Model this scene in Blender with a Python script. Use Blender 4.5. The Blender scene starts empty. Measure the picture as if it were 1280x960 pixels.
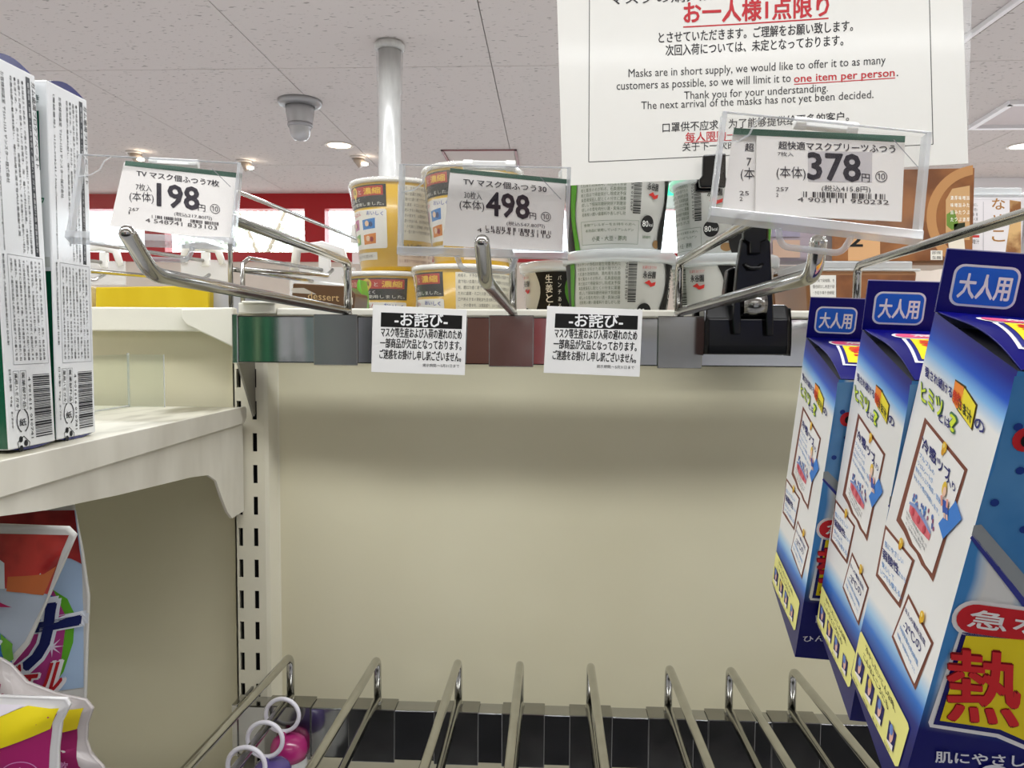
import bpy, bmesh, math, random
from mathutils import Vector, Matrix, Euler
random.seed(7)
SC = bpy.context.scene
COL = SC.collection
# ------------------------------------------------------------------ camera
FPX = 960.0
TH, PH, RO = math.atan(48/960), math.atan(58/960), 0.007
EYE = Vector((0, -0.6, 0))
fw = Vector((-math.sin(TH)*math.cos(PH), math.cos(TH)*math.cos(PH), -math.sin(PH)))
rt = fw.cross(Vector((0, 0, 1))).normalized(); up = rt.cross(fw)
r2 = rt*math.cos(RO)+up*math.sin(RO); u2 = up*math.cos(RO)-rt*math.sin(RO)
cd = bpy.data.cameras.new('camera'); cam = bpy.data.objects.new('camera', cd); COL.objects.link(cam)
cam.matrix_world = Matrix(((r2.x, u2.x, -fw.x, EYE.x), (r2.y, u2.y, -fw.y, EYE.y), (r2.z, u2.z, -fw.z, EYE.z), (0, 0, 0, 1)))
cd.sensor_width = 36; cd.lens = 27.0; cd.clip_start = 0.02; cd.clip_end = 100
cd.dof.use_dof = False
SC.camera = cam
# ------------------------------------------------------------------ world, lights, exposure
w = bpy.data.worlds.new('world'); SC.world = w; w.use_nodes = True
bg = w.node_tree.nodes['Background']; bg.inputs[0].default_value = (0.86, 0.93, 1.0, 1); bg.inputs[1].default_value = 6.0
SC.view_settings.view_transform = 'Standard'; SC.view_settings.look = 'None'
SC.view_settings.gamma = 1; SC.view_settings.use_curve_mapping = False
SC.view_settings.exposure = 0.12
CEIL = 1.13
def area(x, y, z, sx, sy, power, col=(.965, .985, 1), rotx=0, rotz=0):
    l = bpy.data.lights.new('tube_light', 'AREA'); l.shape = 'RECTANGLE'; l.size = sx; l.size_y = sy
    l.energy = power; l.color = col
    o = bpy.data.objects.new('tube_light', l); COL.objects.link(o); o.location = (x, y, z)
    o.rotation_euler = (rotx, 0, rotz)
    return o
for (x, y, sx, sy, pw) in ((0, -0.60, 3.4, .16, 31), (0, 1.5, 3.6, .16, 60), (3.7, 3.2, .16, 3.2, 60), (-3.9, 2.4, .16, 2.6, 50), (-3.6, -0.6, 2.2, .16, 14), (3.6, -0.6, 2.2, .16, 18), (0, -2.5, 3.6, .16, 20)):
    area(x, y, CEIL-0.06, sx, sy, pw)

# ------------------------------------------------------------------ pixel helpers
def ray(px, py):
    return fw + r2*((px-640)/FPX) - u2*((py-480)/FPX)
def at(px, py, Y):
    d = ray(px, py); return EYE + d*((Y-EYE.y)/d.y)
def atz(px, py, Z):
    d = ray(px, py); return EYE + d*((Z-EYE.z)/d.z)
def atx(px, py, X):
    d = ray(px, py); return EYE + d*((X-EYE.x)/d.x)
def zz(py, Y): return at(640, py, Y).z
class Pl:
    """a flat surface: origin, two axes; px() takes a picture point to (u, v) on it"""
    def __init__(s, o, ex, ey):
        s.o = Vector(o); s.ex = Vector(ex).normalized(); s.ey = Vector(ey).normalized(); s.n = s.ex.cross(s.ey).normalized()
    def px(s, x, y):
        d = ray(x, y); t = (s.o-EYE).dot(s.n)/d.dot(s.n); p = EYE+d*t-s.o
        return (p.dot(s.ex), p.dot(s.ey))
    def __call__(s, u, v, h=0): return s.o+s.ex*u+s.ey*v+s.n*h
# ------------------------------------------------------------------ materials
def lin(c):
    if isinstance(c, str):
        c = [int(c[i:i+2], 16)/255 for i in (0, 2, 4)]
    return tuple((v/12.92 if v <= .04045 else ((v+.055)/1.055)**2.4) for v in c)
MC = {}
def mat(c, rough=.5, metal=0, name=None, coat=0, spec=.5, bump=0, bscale=200, emit=0, sss=0):
    k = (c, rough, metal, coat, spec, bump, bscale, emit)
    if k in MC: return MC[k]
    m = bpy.data.materials.new(name or 'surface'); m.use_nodes = True; nt = m.node_tree; b = nt.nodes['Principled BSDF']
    b.inputs['Base Color'].default_value = (*lin(c), 1); b.inputs['Roughness'].default_value = rough
    b.inputs['Metallic'].default_value = metal; b.inputs['Coat Weight'].default_value = coat; b.inputs['Coat Roughness'].default_value = .08
    b.inputs['Specular IOR Level'].default_value = spec
    if emit:
        b.inputs['Emission Color'].default_value = (*lin(c), 1); b.inputs['Emission Strength'].default_value = emit
    if bump:
        tc = nt.nodes.new('ShaderNodeNewGeometry'); n = nt.nodes.new('ShaderNodeTexNoise'); n.inputs['Scale'].default_value = bscale
        bp = nt.nodes.new('ShaderNodeBump'); bp.inputs['Strength'].default_value = bump; bp.inputs['Distance'].default_value = .001
        nt.links.new(tc.outputs['Position'], n.inputs['Vector']); nt.links.new(n.outputs['Fac'], bp.inputs['Height']); nt.links.new(bp.outputs[0], b.inputs['Normal'])
    MC[k] = m; return m
def ink(c, rough=.5): return mat(c, rough, coat=.0, spec=.3, name='ink_'+c)
def mixmat(c1, c2, scale, lo, hi, rough=.45, stretch=(1, 1, 1), metal=0, detail=3, bump=0, coat=0, name='mottled', r2_=None):
    m = bpy.data.materials.new(name); m.use_nodes = True; nt = m.node_tree; b = nt.nodes['Principled BSDF']; L = nt.links.new
    g = nt.nodes.new('ShaderNodeNewGeometry'); mp = nt.nodes.new('ShaderNodeMapping'); mp.inputs['Scale'].default_value = stretch
    n = nt.nodes.new('ShaderNodeTexNoise'); n.inputs['Scale'].default_value = scale; n.inputs['Detail'].default_value = detail
    cr = nt.nodes.new('ShaderNodeValToRGB'); e = cr.color_ramp.elements; e[0].position = lo; e[1].position = hi
    e[0].color = (*lin(c1), 1); e[1].color = (*lin(c2), 1)
    L(g.outputs['Position'], mp.inputs[0]); L(mp.outputs[0], n.inputs['Vector']); L(n.outputs['Fac'], cr.inputs[0]); L(cr.outputs[0], b.inputs['Base Color'])
    b.inputs['Roughness'].default_value = rough; b.inputs['Metallic'].default_value = metal; b.inputs['Coat Weight'].default_value = coat
    if r2_ is not None:
        mr = nt.nodes.new('ShaderNodeMapRange'); mr.inputs['To Min'].default_value = rough; mr.inputs['To Max'].default_value = r2_
        L(n.outputs['Fac'], mr.inputs['Value']); L(mr.outputs[0], b.inputs['Roughness'])
    if bump:
        bp = nt.nodes.new('ShaderNodeBump'); bp.inputs['Strength'].default_value = bump; bp.inputs['Distance'].default_value = .001
        L(n.outputs['Fac'], bp.inputs['Height']); L(bp.outputs[0], b.inputs['Normal'])
    return m
def clear(tint=(1, 1, 1), rough=.03, ior=1.45, base=.04, white=0.0, name='clear_plastic'):
    """thin clear plastic: transparent with a fresnel gloss and, for frosted pieces, a little white body"""
    m = bpy.data.materials.new(name); m.use_nodes = True; nt = m.node_tree; nt.nodes.clear(); L = nt.links.new
    o = nt.nodes.new('ShaderNodeOutputMaterial'); t = nt.nodes.new('ShaderNodeBsdfTransparent'); t.inputs[0].default_value = (*tint, 1)
    g = nt.nodes.new('ShaderNodeBsdfGlossy'); g.inputs['Roughness'].default_value = rough
    lw = nt.nodes.new('ShaderNodeLayerWeight'); pw_ = nt.nodes.new('ShaderNodeMath'); pw_.operation = 'POWER'; L(lw.outputs['Facing'], pw_.inputs[0]); pw_.inputs[1].default_value = 4.0
    ma = nt.nodes.new('ShaderNodeMath'); ma.operation = 'MULTIPLY_ADD'; L(pw_.outputs[0], ma.inputs[0]); ma.inputs[1].default_value = .6; ma.inputs[2].default_value = base
    mx = nt.nodes.new('ShaderNodeMixShader'); L(ma.outputs[0], mx.inputs[0]); L(t.outputs[0], mx.inputs[1]); L(g.outputs[0], mx.inputs[2])
    out = mx
    if white:
        d = nt.nodes.new('ShaderNodeBsdfDiffuse'); d.inputs[0].default_value = (.9, .92, .93, 1)
        m2 = nt.nodes.new('ShaderNodeMixShader'); m2.inputs[0].default_value = white
        L(mx.outputs[0], m2.inputs[1]); L(d.outputs[0], m2.inputs[2]); out = m2
    L(out.outputs[0], o.inputs[0]); return m
def gradmat(name, fn_nodes, rough=.22, coat=.3): ...
CREAM = mixmat('d6d1bb', 'dfdac6', 9, .3, .7, rough=.42, name='cream_powder_coat')
CREAM2 = mat('e6e3d6', .4, name='cream_trim', bump=.05, bscale=900)
PANEL = mixmat('d3ccae', 'dbd5b9', 5, .3, .7, rough=.38, name='cream_panel')
CHROME = mixmat('b9b8b4', 'c8c7c3', 60, .3, .7, rough=.10, metal=1, name='chrome', r2_=.2)
STEEL = mixmat('989794', 'a09f9c', 60, .3, .7, rough=.13, metal=1, name='brushed_steel', r2_=.2)
MIRROR = mixmat('b0b0b0', 'b8b8b8', 30, .3, .7, rough=.07, metal=1, name='polished_rail', r2_=.13)
GREYM = mat('8d8b84', .35, metal=.8, name='grey_bracket_metal')
BLACK = mat('040405', .16, name='black_gloss_plastic', coat=.0, spec=.38)
DARK = mat('0b0b0b', .8, name='slot_shade')
PAPER = mat('eeeae6', .55, name='paper')
WHITE = mat('f2f2f0', .35, name='white_plastic')
CLEAR = clear(name='clear_acrylic', tint=(.995, .995, .995), base=.03, rough=.05)
CLEARE = clear(name='clear_acrylic_edge', tint=(.9, .91, .93), white=.30, rough=.08, base=.12)
FILM = clear(name='clear_film', white=.10, rough=.15)
LID = clear(name='clear_lid', white=.35, rough=.12, tint=(.95, .97, .97))
# ------------------------------------------------------------------ mesh building
ROOTM = {}
def reg(o, m): ROOTM[o.name] = m.copy(); return o
class MB:
    def __init__(s): s.v = []; s.f = []; s.mi = []; s.sm = []; s.m = []; s.mt = 0; s.smooth = False
    def use(s, m, smooth=False):
        if m not in s.m: s.m.append(m)
        s.mt = s.m.index(m); s.smooth = smooth; return s
    def add(s, vs, fs):
        k = len(s.v); s.v += [Vector(p) for p in vs]
        for f in fs: s.f.append([i+k for i in f]); s.mi.append(s.mt); s.sm.append(s.smooth)
        return s
    def box(s, a, b, M=None):
        x0, y0, z0 = [min(a[i], b[i]) for i in range(3)]; x1, y1, z1 = [max(a[i], b[i]) for i in range(3)]
        v = [Vector(p) for p in ((x0, y0, z0), (x1, y0, z0), (x1, y1, z0), (x0, y1, z0), (x0, y0, z1), (x1, y0, z1), (x1, y1, z1), (x0, y1, z1))]
        if M: v = [M @ p for p in v]
        return s.add(v, [(0, 3, 2, 1), (4, 5, 6, 7), (0, 1, 5, 4), (1, 2, 6, 5), (2, 3, 7, 6), (3, 0, 4, 7)])
    def prism(s, pts, d):
        """pts: planar loop of 3-D points, d: thickness vector"""
        n = len(pts); d = Vector(d); a = [Vector(p) for p in pts]; nn = Vector()
        for i in range(n): nn += a[i].cross(a[(i+1) % n])
        if nn.dot(d) > 0: a.reverse()
        v = a+[p+d for p in a]
        return s.add(v, [tuple(range(n)), tuple(range(2*n-1, n-1, -1))]+[(i, i+n, (i+1) % n+n, (i+1) % n) for i in range(n)])
    def tube(s, path, r, n=12, caps=True, round_end=False):
        P = [Vector(p) for p in path]; rings = []
        T0 = (P[1]-P[0]).normalized(); a = T0.orthogonal().normalized(); prev = T0; rr = r if isinstance(r, (list, tuple)) else [r]*len(P)
        for i, p in enumerate(P):
            if i == 0: t = T0
            elif i == len(P)-1: t = (P[i]-P[i-1]).normalized()
            else: t = ((P[i+1]-P[i]).normalized()+(P[i]-P[i-1]).normalized()).normalized()
            q = prev.rotation_difference(t); a = (q @ a).normalized(); prev = t; b = t.cross(a)
            rings.append([p+(a*math.cos(2*math.pi*k/n)+b*math.sin(2*math.pi*k/n))*rr[i] for k in range(n)])
        if round_end:
            e = P[-1]; t = prev; b = t.cross(a)
            for q in (.35, .7, .93):
                rad = rr[-1]*math.sqrt(1-q*q); rings.append([e+t*rr[-1]*q+(a*math.cos(2*math.pi*k/n)+b*math.sin(2*math.pi*k/n))*rad for k in range(n)])
        v = [p for r_ in rings for p in r_]; f = []
        for i in range(len(rings)-1):
            for k in range(n): f.append((i*n+k, i*n+(k+1) % n, (i+1)*n+(k+1) % n, (i+1)*n+k))
        if caps: f += [tuple(range(n-1, -1, -1)), tuple((len(rings)-1)*n+k for k in range(n))]
        return s.add(v, f)
    def lathe(s, c, prof, n=48, close=False):
        c = Vector(c); v = []; f = []
        for (r, z) in prof:
            for k in range(n):
                a = 2*math.pi*k/n; v.append(c+Vector((r*math.sin(a), -r*math.cos(a), z)))
        m = len(prof)
        for i in range(m-1 if not close else m):
            j = (i+1) % m
            for k in range(n): f.append((i*n+k, i*n+(k+1) % n, j*n+(k+1) % n, j*n+k))
        if not close:
            if prof[0][0] > 1e-6: f.append(tuple(range(n-1, -1, -1)))
            if prof[-1][0] > 1e-6: f.append(tuple((m-1)*n+k for k in range(n)))
        return s.add(v, f)
    def torus(s, c, R, r, M=None, n=40, k=12, arc=2*math.pi):
        v = []; f = []; c = Vector(c)
        for i in range(n):
            a = arc*i/n
            for j in range(k):
                b = 2*math.pi*j/k; p = Vector(((R+r*math.cos(b))*math.cos(a), r*math.sin(b), (R+r*math.cos(b))*math.sin(a)))
                v.append(c+(M @ p if M else p))
        for i in range(n):
            for j in range(k): f.append((i*k+j, i*k+(j+1) % k, ((i+1) % n)*k+(j+1) % k, ((i+1) % n)*k+j))
        return s.add(v, f)
    def build(s, name, parent=None, bevel=0, seg=2, flip=False, normals=True):
        me = bpy.data.meshes.new(name)
        v = s.v
        if parent is not None:
            iv = ROOTM[parent.name].inverted(); v = [iv @ p for p in v]
        me.from_pydata([tuple(p) for p in v], [], s.f)
        for m in s.m: me.materials.append(m)
        me.polygons.foreach_set('material_index', s.mi); me.polygons.foreach_set('use_smooth', s.sm)
        if bevel or normals:
            bm = bmesh.new(); bm.from_mesh(me)
            if bevel:
                es = [e for e in bm.edges if len(e.link_faces) == 2 and e.calc_face_angle(0) > .5]
                bmesh.ops.bevel(bm, geom=es, offset=bevel, segments=seg, affect='EDGES', profile=.5, clamp_overlap=True)
            bmesh.ops.recalc_face_normals(bm, faces=bm.faces)
            bm.to_mesh(me); bm.free()
        me.update()
        o = bpy.data.objects.new(name, me); COL.objects.link(o)
        if parent is not None:
            o.parent = parent; reg(o, ROOTM[parent.name]) if False else ROOTM.__setitem__(o.name, ROOTM[parent.name])
        else: ROOTM[o.name] = Matrix.Identity(4)
        return o
def thing(name, label, cat, loc=(0, 0, 0), rot=None, group=None):
    o = bpy.data.objects.new(name, None); o.empty_display_size = .02; COL.objects.link(o)
    M = Matrix.Translation(Vector(loc)) @ (rot.to_4x4() if rot else Matrix.Identity(4))
    o.matrix_world = M; ROOTM[o.name] = M
    o['label'] = label; o['category'] = cat
    if group: o['group'] = group
    return o
def tag(o, label, cat, group=None, kind=None):
    o['label'] = label; o['category'] = cat
    if group: o['group'] = group
    if kind: o['kind'] = kind
    return o
def struct(o): o['kind'] = 'structure'; return o
def dup(root, M, label, group=None):
    r = root.copy(); COL.objects.link(r); r.matrix_world = M; ROOTM[r.name] = M; r['label'] = label
    if group: r['group'] = group
    def rec(a, b):
        for ch in list(a.children):
            c = ch.copy(); COL.objects.link(c); c.parent = b; ROOTM[c.name] = M; rec(ch, c)
    rec(root, r); return r
# ------------------------------------------------------------------ printed matter
TC = {}
def glyphs(body, bold=0, res=2):
    k = (body, bold, res)
    if k in TC: return TC[k]
    c = bpy.data.curves.new('t', 'FONT'); c.body = body; c.resolution_u = res; c.offset = bold
    o = bpy.data.objects.new('t', c); COL.objects.link(o)
    bpy.context.view_layer.update()
    m = bpy.data.meshes.new_from_object(o.evaluated_get(bpy.context.evaluated_depsgraph_get()))
    vs = [(v.co.x, v.co.y) for v in m.vertices]; fs = [tuple(p.vertices) for p in m.polygons]
    bpy.data.objects.remove(o); bpy.data.curves.remove(c); bpy.data.meshes.remove(m)
    xs = [p[0] for p in vs]; ys = [p[1] for p in vs]
    x0, x1, y0, y1 = min(xs), max(xs), min(ys), max(ys)
    TC[k] = ([((x-x0)/(x1-x0), (y-y0)/(y1-y0)) for x, y in vs], fs, (x1-x0)/(y1-y0)); return TC[k]
def inpoly(p, poly):
    r = False; j = len(poly)-1
    for i in range(len(poly)):
        a, b = poly[i], poly[j]
        if (a[1] > p[1]) != (b[1] > p[1]) and p[0] < (b[0]-a[0])*(p[1]-a[1])/(b[1]-a[1])+a[0]: r = not r
        j = i
    return r
class Art:
    """flat print laid on a surface given by fn(u, v, height)"""
    def __init__(s, fn, px=None, step=None, maxlen=None, lift=.00012, h0=.00008):
        s.fn = fn; s.pxf = px or getattr(fn, 'px', None); s.items = []; s.step = lift; s.h0 = h0; s.maxlen = maxlen
        s.mb = MB()
    def _put(s, pts, faces, c, layer):
        m = c if not isinstance(c, str) else ink(c)
        s.mb.use(m, bool(s.maxlen) or getattr(s, 'soft', False)); h = s.h0+s.step*layer
        if s.maxlen:
            bm = bmesh.new(); vv = [bm.verts.new((p[0], p[1], 0)) for p in pts]
            for f in faces:
                try: bm.faces.new([vv[i] for i in f])
                except ValueError: pass
            bmesh.ops.triangulate(bm, faces=bm.faces[:])
            for _ in range(7):
                es = [e for e in bm.edges if e.calc_length() > s.maxlen]
                if not es: break
                bmesh.ops.subdivide_edges(bm, edges=es, cuts=1); bmesh.ops.triangulate(bm, faces=[f for f in bm.faces if len(f.verts) > 3])
            bm.verts.index_update(); pts = [(v.co.x, v.co.y) for v in bm.verts]; faces = [[v.index for v in f.verts] for f in bm.faces]; bm.free()
        s.mb.add([s.fn(p[0], p[1], h) for p in pts], faces)
    def poly(s, pts, c, layer=0): s._put(list(pts), [tuple(range(len(pts)))], c, layer)
    def rect(s, u0, v0, u1, v1, c, layer=0): s.poly([(u0, v0), (u1, v0), (u1, v1), (u0, v1)], c, layer)
    def rrect(s, u0, v0, u1, v1, r, c, layer=0):
        p = []
        for cx, cy, a0 in ((u1-r, v1-r, 0), (u0+r, v1-r, 90), (u0+r, v0+r, 180), (u1-r, v0+r, 270)):
            for k in range(6): a = math.radians(a0+18*k); p.append((cx+r*math.cos(a), cy+r*math.sin(a)))
        s.poly(p, c, layer)
    def disc(s, u, v, ru, rv, c, layer=0, n=24):
        s.poly([(u+ru*math.cos(2*math.pi*k/n), v+rv*math.sin(2*math.pi*k/n)) for k in range(n)], c, layer)
    def line(s, a, b, wd, c, layer=0):
        a = Vector(a); b = Vector(b); d = (b-a).normalized(); n = Vector((-d.y, d.x))*wd/2
        s.poly([tuple(a-n), tuple(b-n), tuple(b+n), tuple(a+n)], c, layer)
    def loop(s, pts, wd, c, layer=0):
        for i in range(len(pts)): s.line(pts[i], pts[(i+1) % len(pts)], wd, c, layer)
    def text(s, body, p0, p1, h, c, bold=0, layer=1, res=2, shear=0, rise=None):
        """p0, p1: baseline ends in (u, v); h: height; rise: direction of the glyphs' uprights"""
        g, fs, asp = glyphs(body, 0, res); p0 = Vector(p0); p1 = Vector(p1); d = p1-p0
        n = Vector((-d.y, d.x)).normalized() if rise is None else Vector(rise).normalized()
        n = n*h+d.normalized()*h*shear
        old = s.maxlen; s.maxlen = None
        e = bold*h*.75 if bold > .005 else 0; q = d.normalized(); nn_ = n.normalized()
        offs = [(0, 0)] if not e else ([(-e, -e*.6), (e, e*.6), (-e, e*.6), (e, -e*.6)] if bold < .03 else [(e*math.cos(a*math.pi/4+.39), e*math.sin(a*math.pi/4+.39)) for a in range(8)])
        hs_ = s.h0
        for k_, (ox, oy) in enumerate(offs): s.h0 = hs_+k_*3.5e-6; s._put([tuple(p0+d*x+n*y+q*ox+nn_*oy) for x, y in g], fs, c, layer)
        s.h0 = hs_
        s.maxlen = old
    # the same in picture points of the surface
    def P(s, x, y): return s.pxf(x, y)
    def ppoly(s, pts, c, layer=0): s.poly([s.P(*p) for p in pts], c, layer)
    def ptext(s, body, p0, p1, hp, c, bold=0, layer=1, res=2, shear=0, up=(0, -1)):
        a = Vector(s.P(*p0)); b = Vector(s.P(*p1)); q = Vector(s.P(p0[0]+up[0]*hp, p0[1]+up[1]*hp))
        s.text(body, a, b, (q-a).length, c, bold, layer, res, shear, rise=(q-a))
    def bars(s, u0, v0, u1, v1, c='151515', layer=1, vert=True, n=30, seed=1):
        rnd = random.Random(seed); t = 0; segs = []
        while t < 1: wd = rnd.choice((.01, .01, .02, .03)); segs.append((t, min(1, t+wd))); t += wd+rnd.choice((.01, .015, .02))
        for a, b in segs:
            if vert: s.rect(u0+(u1-u0)*a, v0, u0+(u1-u0)*b, v1, c, layer)
            else: s.rect(u0, v0+(v1-v0)*a, u1, v0+(v1-v0)*b, c, layer)
    def build(s, name, parent): return s.mb.build(name, parent, normals=False)
#=================================================================== ROOM
rm = -1.30
def boxobj(name, a, b, m, parent=None, bevel=0): return MB().use(m).box(a, b).build(name, parent, bevel)
FLOORM = mixmat('bebec2', 'cccccf', 3, .3, .7, rough=.35, name='vinyl_floor')
WALLM = mat('d8cfc4', .7, name='wall_paint')
RED = mat('b3121c', .4, name='red_window_frame')
struct(boxobj('floor', (-5, -3, rm-.05), (5, 5.6, rm), FLOORM))
struct(boxobj('wall_left', (-5.1, -3, rm), (-5, 5.6, CEIL), WALLM))
struct(boxobj('wall_right', (5, -3, rm), (5.1, 5.6, CEIL), WALLM))
struct(boxobj('wall_front', (-5.1, -3.1, rm), (5.1, -3, CEIL), WALLM))
# ceiling of flecked boards with open joints
def ceil_mat():
    m = bpy.data.materials.new('flecked_ceiling_board'); m.use_nodes = True; nt = m.node_tree; b = nt.nodes['Principled BSDF']; L = nt.links.new
    g = nt.nodes.new('ShaderNodeNewGeometry'); mp = nt.nodes.new('ShaderNodeMapping'); mp.inputs['Scale'].default_value = (34, 80, 1)
    n = nt.nodes.new('ShaderNodeTexNoise'); n.inputs['Scale'].default_value = 1.0; n.inputs['Detail'].default_value = 2
    cr = nt.nodes.new('ShaderNodeValToRGB'); e = cr.color_ramp.elements; e[0].position = .29; e[1].position = .37
    e[0].color = (*lin('98928e'), 1); e[1].color = (*lin('d4cdca'), 1)
    L(g.outputs['Position'], mp.inputs[0]); L(mp.outputs[0], n.inputs['Vector']); L(n.outputs['Fac'], cr.inputs[0]); L(cr.outputs[0], b.inputs['Base Color'])
    bp = nt.nodes.new('ShaderNodeBump'); bp.inputs['Strength'].default_value = .4; bp.inputs['Distance'].default_value = .004
    L(cr.outputs[0], bp.inputs['Height']); L(bp.outputs[0], b.inputs['Normal']); b.inputs['Roughness'].default_value = .9; return m
CM = ceil_mat()
ceiling = struct(boxobj('ceiling', (-5.1, -3.1, CEIL+.012), (5.1, 5.7, CEIL+.06), mat('a8a29c', .9, name='ceiling_joint')))
first = None
for i in range(-6, 6):
    for j in range(-2, 4):
        x0 = -.257+.91*i; y0 = 2.69+1.82*(j-2)-.02
        if first is None or True:
            xa, xb = max(x0+.002, -5), min(x0+.908, 5); ya, yb = max(y0+.002, -3), min(y0+1.818, 5.5)
            if xb-xa < .05 or yb-ya < .05: continue
        p = MB().use(CM).box((xa, ya, CEIL), (xb, yb, CEIL+.012)).build('ceiling_panel', ceiling)
# back wall with red-framed windows
YB = 5.5
def bx(px): return at(px, 422, YB).x
wz0, wz1 = zz(316, YB), zz(261, YB)
wb = struct(MB().use(mat('e8ddd0', .6, name='cream_wall_band')).box((-5, YB, rm), (5, YB+.1, zz(328, YB))).build('wall_back'))
MB().use(RED).box((-5, YB-.02, zz(328, YB)), (5, YB+.1, wz0)).box((-5, YB-.02, wz1), (5, YB+.1, CEIL)).build('red_window_rail', wb)
GL = clear(name='window_glass', tint=(.97, .99, .98))
edges = [(-200, 383-198)]
x = 12-198.0; k = 0
spans = []
while x < 1500:
    spans.append((x, x+173)); x += 198
for n_, (a, b) in enumerate(spans):
    xa, xb = max(bx(a), -4.99), min(bx(b), 4.99)
    if xb-xa < .1: continue
    wn = struct(MB().use(RED).box((xb, YB-.02, wz0), (min(bx(b+25), 5), YB+.1, wz1)).build('window_%d' % (n_+1)))
    MB().use(GL).box((xa, YB+.04, wz0), (xb, YB+.046, wz1)).build('pane', wn)
# outside: pavement and trees seen white-hot through the panes
struct(boxobj('ground_outside', (-9, 5.7, rm-.1), (9, 16, rm-.05), mat('b5b2ac', .8, name='pavement')))
LEAF = mixmat('a9bd96', 'cfd8bf', 8, .3, .7, rough=.7, name='tree_foliage')
def tree(x, y, label):
    t = thing('street_tree', label, 'tree', (x, y, rm-.05))
    mb = MB().use(mat('8f8274', .9, name='bark'), True); mb.tube([(x, y, rm-.05), (x+.03, y, 0), (x-.03, y, .9)], [.11, .08, .05], 10)
    for a in range(7):
        an = a*.9; mb.tube([(x, y, .2+.12*a), (x+.5*math.cos(an), y+.3*math.sin(an), .6+.14*a), (x+.95*math.cos(an), y+.5*math.sin(an), .9+.14*a)], [.03, .02, .01], 6)
    mb.build('trunk', t)
    rnd = random.Random(int(x*10)); lf = MB().use(LEAF)
    for q in range(900):
        an = rnd.random()*6.28; rr = rnd.random()**.5*1.15; zc = .75+rnd.random()*1.3
        c = Vector((x+rr*math.cos(an), y+rr*math.sin(an)*.7, zc)); s_ = .05
        a_ = Vector((rnd.uniform(-1, 1), rnd.uniform(-1, 1), rnd.uniform(-1, 1))).normalized(); b_ = a_.orthogonal().normalized()
        lf.add([c-a_*s_, c+b_*s_*.5, c+a_*s_, c-b_*s_*.5], [(0, 1, 2, 3)])
    o = lf.build('foliage', t, normals=False); o['kind'] = 'stuff'
tree(bx(345)*1.6, 8.8, 'pale sunlit tree outside the red framed window left of the noodle cups')
# ceiling fittings -------------------------------------------------
c0 = atz(375, 126, CEIL)
t = thing('ceiling_camera', 'grey dome security camera on the ceiling left of the wrapped pole', 'camera', (c0.x, c0.y, CEIL))
GD = mat('a2a2a4', .35, metal=.3, name='grey_housing')
MB().use(GD, True).lathe((c0.x, c0.y, CEIL), [(.104, 0), (.104, -.012), (.098, -.022), (.07, -.03), (.07, -.02)], 40).build('mount_ring', t)
MB().use(mat('b4b4b6', .25, metal=.3, name='grey_dome'), True).lathe((c0.x, c0.y, CEIL), [(.068, -.02), (.066, -.06), (.058, -.11), (.05, -.14), (.045, -.165), (.03, -.185), (.001, -.192)], 40).build('dome', t)
MB().use(mat('a0a0a4', .1, metal=.3, name='dome_band'), True).lathe((c0.x, c0.y, CEIL), [(.060, -.108), (.0605, -.118), (.056, -.126), (.05, -.12)], 40).build('band', t)
def spot(px, py, lit, label, r=.05, grp=None):
    c = atz(px, py, CEIL); t = thing('ceiling_spotlight', label, 'ceiling light', (c.x, c.y, CEIL))
    MB().use(mat('cfc8c2', .4, name='white_lamp_metal'), True).lathe((c.x, c.y, CEIL), [(r, 0), (r, -.01), (r*.8, -.014), (r*.78, -.002)], 24).build('trim_ring', t)
    MB().use(mat('b8a99b', .4, name='lamp_head'), True).tube([(c.x-.01, c.y, CEIL-.01), (c.x+.03, c.y, CEIL-.05)], [r*.5, r*.62], 16).build('lamp_head', t)
    MB().use(mat('fff0d8', .4, name='warm_bulb', emit=14)).lathe((c.x+.05, c.y-.02, CEIL-.05), [(.001, -.012), (r*.42, -.004), (r*.42, .006)], 16).build('bulb', t)
spot(168, 190, 1, 'small ceiling spotlight at far left above the 198 yen tag')
spot(305, 201, 1, 'small ceiling spotlight just right of the 198 yen tag')
spot(447, 196, 1, 'small ceiling spotlight just left of the wrapped pole')
spot(1272, 232, 1, 'small ceiling spotlight at the far right above the food packs')
c = atz(424, 181, CEIL)
t = thing('round_downlight', 'glowing round recessed downlight between dome camera and pole', 'ceiling light', (c.x, c.y, CEIL))
MB().use(mat('e8e2da', .5, name='downlight_trim'), True).lathe((c.x, c.y, CEIL), [(.085, .0), (.085, -.006), (.07, -.006), (.068, .0)], 32).build('trim_ring', t)
MB().use(mat('ffe9c8', .4, name='warm_disc', emit=5)).lathe((c.x, c.y, CEIL), [(.068, -.004), (.001, -.005)], 32).build('lens', t)
c = atz(1279, 182, CEIL)
t = thing('bright_downlight', 'white recessed downlight cut by the right frame edge', 'ceiling light', (c.x, c.y, CEIL))
MB().use(mat('e8e2da', .5, name='downlight_trim'), True).lathe((c.x, c.y, CEIL), [(.085, .0), (.085, -.006), (.07, -.006), (.068, .0)], 32).build('trim_ring', t)
MB().use(mat('ffffff', .4, name='white_disc', emit=5)).lathe((c.x, c.y, CEIL), [(.068, -.004), (.001, -.005)], 32).build('lens', t)
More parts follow.
